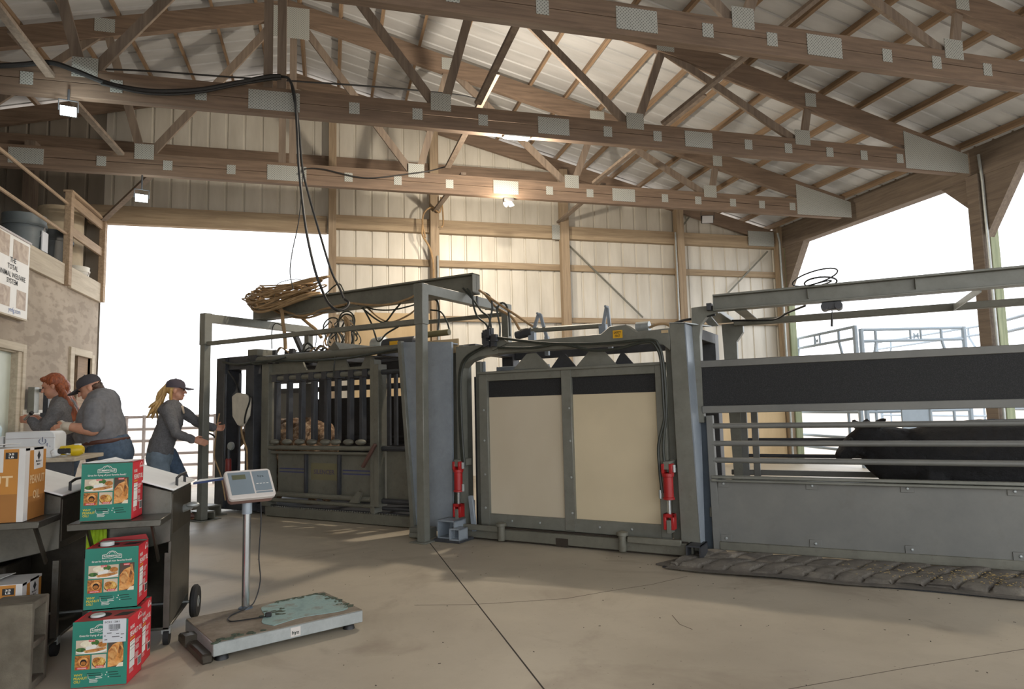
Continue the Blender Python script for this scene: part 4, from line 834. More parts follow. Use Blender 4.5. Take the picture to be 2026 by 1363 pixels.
# ================================================================ PEANUT OIL CARTONS
def lines(mb,O,X,Y,rows,w,h=.0022,gap=.0075,seed=1):
    r=random.Random(seed)
    for i in range(rows):
        L=w*r.uniform(.6,1); p=V(O)-V(Y)*(gap*i); mb.quad(p,p+V(X)*L,p+V(X)*L+V(Y)*h,p+V(Y)*h)
def oil_box(loc,rz,label,kind):
    w,d,h=.24,.195,.30; x0,x1,y0,y1=-w/2,w/2,-d/2,d/2
    t=thing('peanut_oil_carton',label,'carton',loc,rz,'green and red peanut oil cartons'); R=t.matrix_basis; F=Fr(R@V((0,0,0)),R.to_3x3()@V((1,0,0)),R.to_3x3()@V((0,1,0)))
    mb=MB(F); th=.004
    mb.mi=0; mb.box(x0,x1,y0,y0+th,0,h); mb.box(x0,x1,y1-th,y1,0,h)
    mb.mi=1; mb.box(x1-th,x1,y0+.0005,y1-.0005,0,h); mb.box(x0,x0+th,y0+.0005,y1-.0005,0,h); mb.box(x0,x1,y0,y1,0,th)
    mb.build('carton',[M_['green'],M_['redcard']],t,smooth=False)
    f=lambda u,v:(x0+w*u,y0-.0006,h*v)
    if kind=='closed':
        mb=MB(F); mb.mi=0; mb.box(x0,x1,y0,y1,h-.006,h-.001); mb.mi=1; mb.prism([(x0+.02,y0+.01,h),(x1-.03,y0+.03,h),(x1-.002,y1-.01,h),(x0+.06,y1-.02,h)],(0,0,.003)); mb.prism([(x0,y0+.02,h),(x0+.1,y0+.03,h+.004),(x0+.12,y1-.03,h+.004),(x0,y1,h)],(0,0,.002))
        mb.build('top_flap',[M_['redtop'],M_['paper']],t,smooth=False)
    else:
        hz=h-.004
        mb=MB(F); mb.box(x0+th,x1-th,y0+th,y1-th,hz-.004,hz)
        if kind=='high': 
            mb.prism([(x0,y1,h),(x1,y1,h),(x1-.01,y1-.015,h+.03),(x0+.03,y1-.02,h+.02)],(0,.002,0))
        mb.build('top_flap',M_['redtop'],t,smooth=False)
        mb=MB(F); mb.add([(x0+.075+.05*math.cos(a),.01+.05*math.sin(a),hz+.001) for a in [2*math.pi*i/20 for i in range(20)]],[tuple(range(20))]); mb.prism([(x0+.145,-.015,hz+.001),(x0+.205,-.015,hz+.001),(x0+.225,.045,hz+.001),(x0+.165,.045,hz+.001)],(0,0,.0004)); mb.build('cut_out',M_['hole'],t,smooth=False)
        zc=h-.012 if kind=='high' else hz-.018
        cp=MB(F).lathe((x0+.07,.0,zc),[(.03,0),(.032,.004),(.032,.024),(.028,.028),(.002,.028)],20).build('jug_cap',M_['cap'],t)
    # front print
    mb=MB(F); P=lambda u,v,e=0:(x0+w*u,y0-.0008-e,h*v)
    arch=[P(.5+.18*math.cos(a)*(1 if abs(math.cos(a))>.5 else 1),.845+.035*math.sin(a)) for a in [math.pi*i/12 for i in range(13)]]
    def ring(pts,wd):
        for a,b in zip(pts,pts[1:]): mb.bar(a,b,wd,.0004)
    ring([P(.32,.885),P(.32,.825),P(.42,.838),P(.5,.825),P(.58,.838),P(.68,.825),P(.68,.885),P(.6,.895),P(.565,.93),P(.5,.948),P(.435,.93),P(.4,.895),P(.32,.885)],.0022)
    ring([P(.44,.895),P(.46,.92),P(.5,.935),P(.54,.92),P(.56,.895)],.0015)
    mb.text('SUMMERVILLE',.013,P(.5,.85),F.x*0+V((1,0,0)),V((0,0,1)),'C',width=w*.32,bold=.015)
    mb.text('Great for frying all your favorite foods!',.0125,P(.5,.772),(1,0,0),(0,0,1),'C',width=w*.75,bold=.012)
    lines(mb,P(.44,.155),(1,0,0),(0,0,1),2,.035,seed=3); lines(mb,P(.33,.118),(1,0,0),(0,0,1),4,.05,.0018,.0045,4)
    ring([P(.3,.2),P(.31,.14),P(.35,.12)],.001); ring([P(.55,.2),P(.56,.17),P(.54,.16)],.001); 
    for u,v in ((.64,.205),(.62,.168),(.67,.135)): mb.box(x0+w*u-.002,x0+w*u+.002,y0-.001,y0-.0006,h*v,h*v+.004)
    mb.build('white_print',M_['white'],t,smooth=False)
    mb=MB(F); 
    for i,s_ in enumerate(('WHY','PEANUT','OIL?')): mb.text(s_,.0155,P(.05,.18-.05*i),(1,0,0),(0,0,1),'L',bold=.015)
    mb.build('yellow_print',M_['yellow'],t,smooth=False)
    mb=MB(F); lines(mb,P(.28,.205),(1,0,0),(0,0,1),2,.065,.003,.009,6); 
    for i in range(3): lines(mb,P(.66+.02*i,.205-.037*i),(1,0,0),(0,0,1),1,.06,.003,.01,7+i)
    mb.build('dark_print',M_['ink'],t,smooth=False)
    def pic(u0,u1,v0,v1,bg,items,tagtxt,tu,tv,tw):
        o=MB(F).box(x0+w*u0,x0+w*u1,y0-.0010,y0-.0004,h*v0,h*v1).build('food_picture',M_[bg],t,smooth=False)
        for k,(m,pts) in enumerate(items):
            MB(F).prism([(x0+w*(u0+(u1-u0)*a),y0-.0012-.0002*k,h*(v0+(v1-v0)*b)) for a,b in pts],(0,.0002,0)).build('food_patch',M_[m],o,smooth=False)
        g=MB(F).box(x0+w*tu,x0+w*(tu+tw),y0-.0022,y0-.0018,h*tv,h*(tv+.033)).build('red_tag',M_['redcard'],o,smooth=False)
        MB(F).text(tagtxt,.0075,(x0+w*(tu+tw/2),y0-.0026,h*(tv+.007)),(1,0,0),(0,0,1),'C',width=w*tw*.8,bold=.02).build('tag_lettering',M_['white'],o,smooth=False) 
    el=lambda cx,cy,rx,ry,n=14,a0=0,a1=2*math.pi:[(cx+rx*math.cos(a0+(a1-a0)*i/n),cy+ry*math.sin(a0+(a1-a0)*i/n)) for i in range(n)]
    pic(.07,.63,.51,.72,'photo',[('white',el(.5,.2,.5,.19)),('rice',el(.42,.72,.28,.26)),('leaf',el(.16,.32,.16,.16)),('leaf',el(.62,.78,.13,.2)),('fish',[(.25,.25),(.5,.32),(.97,.42),(.95,.25),(.6,.08),(.3,.08)]),('ring',el(.85,.62,.14,.2)),('white',el(.42,.45,.1,.1)),('white',el(.58,.52,.09,.14))],'FISH',.3,.69,.115)
    pic(.06,.33,.275,.49,'ring',[('hole',el(.5,.5,.3,.34)),('shrimp',el(.55,.52,.36,.36)),('hole',el(.57,.5,.22,.24)),('ring',el(.57,.46,.16,.15))],'ONION RINGS',.09,.283,.2)
    pic(.36,.62,.28,.49,'photo',[('hole',el(.5,.4,.48,.36)),('fries',el(.5,.48,.46,.34)),('ring',el(.32,.6,.24,.2)),('fries',[(.1,.3),(.5,.42),(.9,.3),(.75,.12),(.25,.12)])],'CHICKEN',.43,.292,.15)
    pic(.65,.93,.285,.735,'photoD',[('shrimp',[(.0,.0),(.0,.55),(.3,.75),(.5,.8),(.75,.85),(1,.6),(1,.2),(.7,.05)]),('ring',el(.8,.5,.12,.3)),('fish',el(.35,.45,.25,.24)),('rice',[(.55,0),(1,0),(1,.14),(.75,.12)]),('fish',[(.7,.92),(.85,.96),(.98,.6),(.8,.7)])],'SHRIMP',.725,.695,.125)
    # side print
    Q=lambda u,v:(x1+.0008,y0+d*u,h*v); SX,SZ=(0,1,0),(0,0,1)
    mb=MB(F); mb.text('PURE',.022,Q(.15,.80),SX,SZ,'L',width=d*.27,bold=.02); mb.text('PEANUT OIL',.034,Q(.15,.685),SX,SZ,'L',width=d*.78,bold=.02)
    mb.text('SUMMERVILLE',.010,Q(.8,.885),SX,SZ,'C',width=d*.27,bold=.02)
    pts=[Q(.66,.91),Q(.66,.87),Q(.8,.88),Q(.94,.87),Q(.94,.91),Q(.86,.95),Q(.8,.97),Q(.74,.95),Q(.66,.91)]
    for a,b in zip(pts,pts[1:]): mb.bar(a,b,.0018,.0004,up=(1,0,0))
    mb.prism([Q(.15,.20),Q(.47,.20),Q(.47,.61),Q(.15,.61)],(.0004,0,0)); mb.prism([Q(.7,.13),Q(.93,.13),Q(.93,.27),Q(.7,.27)],(.0004,0,0))
    lines(mb,Q(.52,.57),SX,SZ,4,.07,.002,.0055,2); lines(mb,Q(.52,.47),SX,SZ,4,.06,.002,.0055,3); lines(mb,Q(.52,.36),SX,SZ,6,.06,.002,.0055,4); lines(mb,Q(.15,.18),SX,SZ,4,.055,.0015,.005,5)
    mb.build('side_print',M_['white'],t,smooth=False)
    mb=MB(F); mb.text('REFINED',.010,Q(.15,.635),SX,SZ,'L',width=d*.33,bold=.02); mb.build('side_yellow_print',M_['yellow'],t,smooth=False)
    mb=MB(F)
    for v in (.53,.31,.585,.48): p=Q(.16,v); mb.box(x1+.0014,x1+.0016,y0+d*.155,y0+d*.465,h*v,h*v+(.003 if v in(.53,.31) else .0012))
    for i in range(14): mb.box(x1+.0014,x1+.0016,y0+d*(.715+.015*i),y0+d*(.715+.015*i)+.0012,h*.14,h*.26)
    mb.build('panel_lines',M_['blackink'],t,smooth=False)
    return t,F,P
oil_box((-1.031,3.80,0),-.09,'lowest green and red peanut oil carton at front, white shipping label on it','low')
lowbox=bpy.data.objects['peanut_oil_carton']
t=lowbox; R=t.matrix_basis; F=Fr(R@V((0,0,0)),R.to_3x3()@V((1,0,0)),R.to_3x3()@V((0,1,0)))
lb=MB(F).box(.012,.113,-.1012,-.1008,.198,.304).build('shipping_label',M_['paperD'],t,smooth=False)
mb=MB(F); X_,Z_=(1,0,0),(0,0,1); mb.text('SC01 :281',.011,(.018,-.1016,.288),X_,Z_,'L',width=.064,bold=.015)
for i in range(22): mb.box(.037+i*.0023,.037+i*.0023+random.choice((.0008,.0014)),-.1016,-.1014,.258,.281)
for z,a,b in ((.252,.042,.08),(.24,.03,.05),(.236,.07,.083),(.232,.09,.105),(.228,.018,.025),(.222,.052,.085),(.21,.02,.032),(.215,.09,.098)): mb.box(a,b,-.1016,-.1014,z,z+.003)
mb.build('label_print',M_['blackink'],lb,smooth=False)
oil_box((-1.035,4.005,0),-.02,'green and red peanut oil carton hidden behind the labelled one, only its red side showing','low')
oil_box((-1.055,4.0,.302),.0,'middle green and red peanut oil carton, open top with round white cap','high')
oil_box((-1.118,4.11,.722),-.03,'green and red peanut oil carton on the fryer shelf, torn white top','closed')
# ---- orange cartons
def orange_box(c,rz,w,d,h,label):
    x0,x1,y0,y1=-w/2,w/2,-d/2,d/2
    t=thing('orange_oil_carton',label,'carton',c,rz,'orange peanut oil cartons'); R=t.matrix_basis; F=Fr(R@V((0,0,0)),R.to_3x3()@V((1,0,0)),R.to_3x3()@V((0,1,0)))
    MB(F).box(x0,x1,y0,y1,0,h).build('carton',M_['orange'],t,bevel=.003)
    mb=MB(F); mb.box(x0-.0005,x1+.0005,y0-.0005,y1+.0005,h-.002,h+.001); mb.prism([(x0+.05,y0+.03,h),(x1-.12,y0+.05,h+.02),(x1-.1,y1-.05,h+.02),(x0+.06,y1-.02,h)],(0,0,.003)); mb.build('top_flap',M_['cardW'],t)
    e=.0008
    mb=MB(F); mb.box(x0,x0+w*.74,y0-e,y0,h*.68,h); mb.box(x1-.028,x1+e,y0-e,y0+.0,0,h); mb.box(x1,x1+e,y0,y0+.05,0,h); mb.prism([(x1,y0+d*.42,h*.69),(x1,y0+d*.84,h*.70),(x1,y0+d*.84,h),(x1,y0+d*.38,h)],(e,0,0)); mb.box(x1,x1+e,y0,y1,h*.965,h)
    mb.build('white_band',M_['cardW'],t,smooth=False)
    mb=MB(F); mb.box(x0,x1-.03,y0-e,y0,0,h*.38); mb.box(x1,x1+e,y0+.052,y1,0,h*.32); mb.build('shade_band',M_['cardShade'],t,smooth=False)  # lower part of the carton darkened, its shading painted as a browner band
    mb=MB(F); f=2*e; mb.text('PEANUT',.072,(x1-.05,y0-f,h*.49),(1,0,0),(0,0,1),'R',width=w*.8,bold=.02); mb.text('OIL',.06,(x0+w*.45,y0-f,h*.28),(1,0,0),(0,0,1),'C',bold=.02)
    mb.text('PEANUT',.06,(x1+f,y0+.062,h*.5),(0,1,0),(0,0,1),'L',width=d*.68,bold=.02); mb.text('OIL',.06,(x1+f,y0+d*.4,h*.28),(0,1,0),(0,0,1),'L',width=d*.32,bold=.02)
    mb.build('tan_lettering',M_['tanprint'],t,smooth=False)
    mb=MB(F); mb.box(x1-.085,x1-.034,y0-f,y0,h*.86,h*.95); mb.box(x0+.06,x1-.1,y0-f,y0,h*.2,h*.24)
    for cx,cz,face,r in ((x0+w*.55,h*.9,0,.024),(y0+d*.62,h*.88,1,.02)):
        P=[(0,-r*1.2),(r,0),(0,r*1.2),(-r,0)]
        mb.prism([((cx+a,y0-f,cz+b) if face==0 else (x1+f,cx+a,cz+b)) for a,b in P],(0,-.0002,0) if face==0 else (.0002,0,0))
    mb.text("Member's",.02,(x0+w*.55,y0-f,h*.785),(1,0,0),(0,0,1),'C',bold=.015); mb.text('Mark',.02,(x0+w*.55,y0-f,h*.73),(1,0,0),(0,0,1),'C',bold=.015)
    mb.text("Member's",.014,(x1+f,y0+d*.62,h*.79),(0,1,0),(0,0,1),'C',width=d*.28,bold=.015); mb.text('Mark',.014,(x1+f,y0+d*.62,h*.745),(0,1,0),(0,0,1),'C',width=d*.16,bold=.015)
    mb.build('black_print',M_['blackink'],t,smooth=False)
    mb=MB(F); mb.text('35',.013,(x1-.06,y0-f-.001,h*.912),(1,0,0),(0,0,1),'C',width=.024,bold=.02); mb.text('LB',.013,(x1-.06,y0-f-.001,h*.872),(1,0,0),(0,0,1),'C',width=.022,bold=.02)
    mb.text('M',.02,(x0+w*.55,y0-f-.0006,h*.9-.008),(1,0,0),(0,0,1),'C',bold=.02); mb.build('white_lettering',M_['white'],t,smooth=False)
orange_box((-1.645,4.06,.752),0,.36,.26,.36,'tall orange and white peanut oil carton on the left fryer shelf')
orange_box((-1.665,4.08,.1),0,.40,.235,.345,'orange and white peanut oil carton low behind the concrete block')
# ---- concrete block
t=thing('concrete_block','grey two-cell concrete block standing on end in the lower left corner','concrete block',(-1.43,3.82,0))
x0,x1,y0,y1=-1.53,-1.33,3.72,3.92
mb=MB()
mb.box(x0,x1,y0,y0+.032,0,.40); mb.box(x0,x1,y1-.032,y1,0,.40)
for z0,z1 in ((0,.035),(.185,.215),(.365,.40)): mb.box(x0,x1,y0+.03,y1-.03,z0,z1)
mb.box(x0+.05,x0+.06,y0+.03,y1-.03,0,.4)
mb.build('block_body',M_['cinder'],t,bevel=.005)
# ---- fryers
def fryer(x0,x1,label,closed):
    y0,y1=4.22,4.76; w=x1-x0
    t=thing('cart_fryer',label,'fryer',((x0+x1)/2,(y0+y1)/2,0),0,'stainless fryer carts')
    sl=.34
    zt=.835
    MB().prism([(x0,y0,.47),(x1,y0,.56),(x1,y0,zt),(x0,y0,zt+w*.30)],(0,y1-y0,0)).build('tank',M_['stainless'],t,bevel=.004)
    MB().box(x1,x1+.004,y0+.01,y1-.01,.6,.82).build('drip_stain',M_['stainD'],t,smooth=False)
    for x in (x0,x1-.03):
        for y in (y0,y1-.03): MB().box(x,x+.03,y,y+.03,.09,.5).build('leg',M_['stainless'],t)
    lid=MB().prism([(x0-.02,y0-.04,zt+w*sl+.02),(x1+.018,y0-.04,zt+.006),(x1+.018,y0-.04,zt+.016),(x0-.02,y0-.04,zt+w*sl+.032)],(0,y1-y0+.07,0)).build('sloped_lid',M_['paper'],t,bevel=.003)
    X=x1+.0; P=[(X,y0+.12,zt+.02),(X,y0+.12,zt+.065),(X+.012,y0+.16,zt+.08),(X+.012,y0+.3,zt+.08),(X,y0+.34,zt+.065),(X,y0+.34,zt+.02)]
    MB().tube(P,.008,8).build('lid_handle',M_['black'],lid)
    mb=MB()
    for a,b,c_,d_ in ((.1,.1,.55,.3),(.2,.62,.6,.8),(.55,.2,.85,.35)): 
        u=lambda p,q:(x0+w*p,y0+(y1-y0)*q,zt+w*(1-p)*sl+.012+.004)
        for s1,s2 in (((a,b),(c_,b)),((c_,b),(c_,d_)),((c_,d_),(a,d_)),((a,d_),(a,b))): mb.bar(u(*s1),u(*s2),.0015,.004)
    mb.build('faint_print',M_['glass'],lid,smooth=False)
    if closed: 
        MB().prism([(x1-.012,y0+.005,.1),(x1-.012,y1-.01,.16),(x1-.012,y1-.01,.62),(x1-.012,y0+.005,.62)],(.012,0,0)).build('side_panel',M_['stainless'],t)
        MB().box(x0,x1,y1-.02,y1-.01,.1,.6).build('back_panel',M_['stainD'],t)
    else: MB().box(x0,x1,y1-.02,y1-.01,.1,.6).build('back_panel',M_['stainD'],t)
    MB().box(x0,x1,y0-.3 if not closed else y0,y1,.085,.1).build('lower_shelf',M_['stainless'],t,bevel=.003)
    MB().box(x0+.02,x0+.2,y0+.1,y1-.1,.2,.47).build('burner_box',M_['stainD'],t,bevel=.01)
    zs=.715 if closed else .745
    sh=MB().box(x0-.01,x1+.0,3.93 if not closed else 3.97,y0,zs-.03,zs+.004).build('front_shelf',M_['stainless'],t,bevel=.003)
    for x in (x0+.06,x1-.06): MB().bar((x,y0,zs-.25),(x,y0-.17,zs-.03),.028,.01).build('shelf_bracket',M_['stainD'],sh)
    for x,y in ((x0+.02,y0+.03),(x1-.03,y0+.03)):
        c=MB().lathe((x+.015,y,.04),[(.04,-.014),(.04,.014)],14,(1,0,0)).build('caster',M_['tyre'],t); MB().box(x-.01,x+.035,y-.015,y+.02,.06,.1).build('caster_fork',M_['galv'],c)
    for x in (x0-.03,x1+.045):
        wl=MB().lathe((x,y1-.03,.102),[(.06,-.018),(.09,-.02),(.102,-.008),(.102,.008),(.09,.02),(.06,.018)],24,(1,0,0)).build('wheel',M_['tyre'],t); MB().lathe((x,y1-.03,.102),[(.058,-.01),(.02,-.016),(.02,.022),(.058,.012)],16,(1,0,0)).build('hub',M_['galv'],wl)
    MB().tube([(x0+.05,y1-.03,.102),(x1+.03,y1-.03,.102)],.01).build('axle',M_['galv'],t)
    if closed: v=MB().tube([(x1,4.52,.70),(x1+.05,4.5,.72)],.022,10).build('drain_pipe',M_['galv'],t); MB().ball((x1+.06,4.495,.725),.04,.03,.018).build('pipe_cap',M_['galv'],t)
    else: v=MB().tube([(x0+.18,y0,.5),(x0+.18,y0-.07,.49)],.022,10).build('drain_pipe',M_['galv'],t); MB().lathe((x0+.18,y0-.08,.49),[(.03,-.03),(.033,0),(.026,.03)],12,(0,1,0)).build('valve',M_['galv'],t)
    return t
fryer(-1.275,-.85,'stainless fryer cart with white sloped lid, green carton on its shelf',True)
fryer(-1.88,-1.395,'stainless fryer cart at far left, orange carton on its shelf',False)
tag(MB().prism([(-.83,4.72,.823),(-.56,4.84,.845),(-.54,4.90,.845),(-.82,4.86,.83)],(0,0,.012)).build('blue_clipboard',M_['blue']),'thin blue-edged clipboard jutting right from the fryer lid','clipboard')
o=bpy.data.objects['blue_clipboard']; MB().prism([(-.82,4.73,.8365),(-.70,4.79,.847),(-.68,4.85,.847),(-.81,4.855,.8425)],(0,0,.002)).build('paper_sheet',M_['paper'],o)
t=thing('safety_vest','bright yellow-green cloth hanging beneath the fryer shelf','cloth',(-1.2,4.19,.4)); mb=MB()
for i in range(5): mb.tube(spline([(-1.245+i*.018,4.19+.006*(i%2),.66),(-1.25+i*.019,4.195-.006*(i%2),.56),(-1.245+i*.018,4.19,.45)]),.012,6)
mb.build('cloth_folds',flat('lime_cloth','9bbf1e',.8,0,.2,40),t)
# ---- platform scale
_x=V((.914,.405,0)).normalized(); FS=Fr((-.564,3.832,0),_x,(-_x.y,_x.x,0)); L_,D_=.83,.55
PS=thing('platform_scale','floor platform scale with dusty deck, steel post and grey display','scale',FS((.4,.27,0)))
MB(FS).box(0,L_,0,D_,.035,.102).build('deck_frame',M_['galv'],PS,bevel=.004)
MB(FS).box(.004,L_-.004,.004,D_-.004,.102,.106).build('deck_top',M_['dirty'],PS,smooth=False)
pl=[(.33,.06),(.5,.1),(.72,.06),(.79,.12),(.8,.3),(.78,.46),(.7,.52),(.5,.5),(.4,.46),(.36,.3),(.3,.16)]
MB(FS).prism([(p.x,p.y,.106) for p in spline([(a,b,0) for a,b in pl+pl[:1]],5)[:-1]],(0,0,.003)).build('teal_mat',M_['teal'],PS,smooth=False)
mb=MB(FS)
for i in range(90):
    k=random.random(); 
    if k<.35: x,y=.79+random.gauss(0,.012),random.uniform(.1,.5)
    elif k<.6: x,y=random.uniform(.5,.8),.51+random.gauss(0,.012)
    elif k<.8: x,y=.42+random.gauss(0,.05),.3+random.gauss(0,.03)
    else: x,y=random.uniform(0,.3),random.gauss(.02,.02)
    r=random.uniform(.004,.016); mb.ball((x,y,.108),r*1.6,r,.005,6)
tag(mb.build('deck_debris',M_['debris']),'dark muck clinging to the edges of the scale deck','debris',kind='stuff')
lbx=MB(FS).box(.40,.455,-.002,.0,.045,.093).build('maker_plate',M_['scaleW'],PS,smooth=False); MB(FS).text('hyz',.026,(.427,-.004,.058),(1,0,0),(0,0,1),'C',width=.04,bold=.02).build('lettering',M_['ink'],lbx)
for x,y in ((.06,.06),(.77,.06),(.06,.49),(.77,.49)): MB(FS).lathe((x,y,0),[(.035,0),(.03,.02),(.015,.036)],14).build('foot',M_['black'],PS)
MB(FS).box(-.06,.0,.3,.36,.02,.08).build('side_bracket',M_['stainD'],PS); MB(FS).box(-.05,.01,.02,.5,.0,.05).build('side_rail',M_['stainD'],PS,bevel=.01)
px_,py_=.325,.52
MB(FS).lathe((px_,py_,.1),[(.045,0),(.04,.012),(.026,.02)],16).build('post_base',M_['curtain'],PS)
MB(FS).lathe((px_,py_,.105),[(.023,0),(.023,.59)],18).build('post',M_['chrome'],PS); MB(FS).lathe((px_,py_,.66),[(.029,0),(.029,.06),(.025,.07)],16).build('collar',M_['steelB'],PS)
tl=R3(40); HX=FS.x; HU=FS.y*math.sin(tl)+V((0,0,math.cos(tl))); HN=-(FS.y*math.cos(tl))+V((0,0,math.sin(tl)))
FH=Fr(FS((px_+.012,py_-.01,.835)),HX,HU,HN)   # local x right, y up the face, z out of face
def rr(w,h,r,z,n=4):
    out=[]
    for cx,cy,a0 in ((w/2-r,h/2-r,0),(-w/2+r,h/2-r,90),(-w/2+r,-h/2+r,180),(w/2-r,-h/2+r,270)):
        for i in range(n+1): a=R3(a0+90*i/n); out.append((cx+r*math.cos(a),cy+r*math.sin(a),z))
    return out
hd=MB(FH).prism(rr(.275,.205,.022,-.02),(0,0,.03)).build('display_head',M_['scaleW'],PS,bevel=.005)
MB(FH).prism(rr(.265,.195,.022,-.06),(0,0,.042)).build('back_shell',M_['scaleB'],hd,bevel=.008)
MB(FH).box(-.12,.012,-.075,.085,.0101,.0118).build('overlay',M_['face'],hd,smooth=False); MB(FH).box(.022,.122,-.058,.085,.0101,.0118).build('overlay',M_['face'],hd,smooth=False); MB(FH).box(.022,.122,-.075,-.064,.0101,.0118).build('overlay',M_['face'],hd,smooth=False)
MB(FH).box(-.1,-.02,.032,.066,.0119,.0125).build('lcd_window',M_['lcd'],hd,smooth=False)
mb=MB(FH); mb.text('hyz',.02,(.07,.04,.0124),(1,0,0),(0,1,0),'C',width=.036,bold=.01); mb.build('logo',M_['ink'],hd)
mb=MB(FH)
for i in range(4): mb.box(.034+i*.02,.047+i*.02,-.01,-.006,.0122,.0125)
mb.build('key_marks',M_['white'],hd,smooth=False)
N_=lambda x,y:(320+x*.3081,900+y*.3081)
cp=[FS((px_+.08,py_,.74)),FS((px_+.085,py_,.6)),FS((px_+.075,py_,.4)),FS((px_+.085,py_,.25)),FS((px_+.05,py_-.01,.14)),FS((px_+.0,py_-.03,.115)),FS((.2,.4,.112)),FS((.17,.3,.112)),FS((.22,.27,.112)),FS((.36,.24,.112))]
cd=MB().tube(spline(cp),.004,6).build('power_cord',M_['black'],PS); MB().box(*[v for ab in zip(*(( FS((.36,.24,.112))-V((.014,.012,.004))),(FS((.36,.24,.112))+V((.02,.014,.022))))) for v in ab]).build('plug',M_['black'],cd,bevel=.004)
# ---- work table with odds and ends
TB=thing('work_table','long work table with pale edge behind the fryers','table',(-2.8,6.9,0))
MB().box(-3.6,-2.06,6.5,7.25,.90,.935).build('table_top',M_['oldwood'],TB,bevel=.004); MB().box(-3.6,-2.09,6.53,6.57,.81,.9).build('apron',M_['steelD'],TB)
for x in (-3.55,-2.16):
    for y in (6.55,7.17): MB().box(x,x+.06,y,y+.06,0,.9).build('leg',M_['steelD'],TB)
MB().box(-3.5,-2.1,6.85,6.89,.5,.54).build('stretcher',M_['steelD'],TB)
t=thing('foam_cooler','white foam box with rounded corner and dark scrawled symbol on the table','cooler',(-2.37,6.68,.935))
MB().prism([(-2.60,6.56,.935),(-2.235,6.56,.935),(-2.235,6.56,1.12),(-2.245,6.56,1.145),(-2.27,6.56,1.158),(-2.60,6.56,1.158)],(0,.26,0)).build('body',M_['cooler'],t,bevel=.006); MB().box(-2.604,-2.236,6.557,6.56,1.1,1.104).build('lid_seam',M_['pipe'],t)
mb=MB(); cx,cz=-2.325,1.075
A=[(cx+.026*math.cos(a),6.556,cz+.024*math.sin(a)) for a in [R3(130+i*28) for i in range(11)]]
for a,b in zip(A,A[1:]): mb.bar(a,b,.01,.002,up=(0,1,0))
mb.bar((cx,6.556,cz-.005),(cx,6.556,cz+.035),.009,.002,up=(0,1,0)); mb.bar((cx+.035,6.556,cz-.045),(cx+.035,6.556,cz-.015),.008,.002,up=(0,1,0)); mb.bar((cx+.05,6.556,cz-.04),(cx+.06,6.556,cz-.045),.006,.002,up=(0,1,0)); mb.build('drawn_symbol',M_['blue'],t,smooth=False)
t=thing('carton_tray','low white carton at the left end of the table','carton',(-2.8,6.7,.935)); MB().box(-3.05,-2.62,6.58,6.85,.935,1.12).build('tray',M_['cooler'],t,bevel=.005); MB().box(-2.75,-2.66,6.575,6.58,1.085,1.11).build('red_label',M_['red'],t)
for i,(x,y) in enumerate(((-2.76,6.66),(-2.72,6.72),(-2.80,6.74),(-2.84,6.66),(-2.9,6.7))):
    b=thing('water_bottle','clear plastic bottle with teal cap standing in the white carton','bottle',(x,y,1.12),0,'clear bottles on the white carton'); MB().lathe((x,y,1.12),[(.03,0),(.032,.01),(.032,.07),(.022,.09),(.014,.1)],12).build('body',M_['bottle'],b); MB().lathe((x,y,1.22),[(.015,0),(.015,.018)],10).build('cap',M_['mint'],b)
t=thing('electric_clipper','yellow and black handheld animal clipper lying at the table end','clipper',(-2.13,6.62,.935))
MB().lathe((-2.21,6.6,.99),[(.02,0),(.04,.01),(.042,.06),(.05,.1),(.05,.15),(.03,.18)],14,(1,0,.0)).build('housing',M_['yel'],t); MB().box(-2.21,-2.11,6.545,6.56,.965,1.01).build('grip_panel',M_['black'],t,bevel=.008); MB().box(-2.1,-2.05,6.58,6.62,1.02,1.045).build('switch',M_['cap'],t,bevel=.006)
mb=MB()
for i in range(9): mb.ball((-2.2+random.uniform(-.05,.08),6.56+random.uniform(-.02,.05),.965+random.uniform(-.005,.03)),.035,.03,.025,8)
tag(fuse('crumpled_wipes',mb,M_['paper'],None,.008,2,.02,.03),'crumpled white wipes beside the foam box','wipes')
# ================================================================ PEOPLE
def hand(mb,w,dr,side,palm,curl=.5,s=1.0,flip=1):
    """w wrist, dr toward fingers, side across knuckles (thumb side = +side*flip), palm normal"""
    w,dr,side,palm=V(w),V(dr).normalized(),V(side).normalized(),V(palm).normalized()
    k=w+dr*.085*s
    mb.limb([w,w+dr*.04*s,k],[(.022*s,.026*s),(.02*s,.036*s),(.016*s,.04*s)],side,12)
    for i,(o,l) in enumerate(((.03,.075),(.01,.083),(-.01,.078),(-.03,.06))):
        b=k+side*flip*o*s-dr*.012*s; a1=curl*.5; a2=curl*1.1; a3=curl*1.5
        d=lambda a:dr*math.cos(a)+palm*math.sin(a)
        p1=b+d(a1)*l*.5*s; p2=p1+d(a2)*l*.33*s; p3=p2+d(a3)*l*.25*s
        mb.limb([b,p1,p2,p3],[.0095*s,.009*s,.0085*s,.0075*s],side,8)
    b=w+dr*.02*s+side*flip*.025*s; p1=b+(side*flip*.7+dr*.7+palm*.3).normalized()*.04*s; p2=p1+(dr*.8+palm*.6+side*flip*.1).normalized()*.035*s
    mb.limb([b,p1,p2],[.013*s,.011*s,.009*s],palm,8)
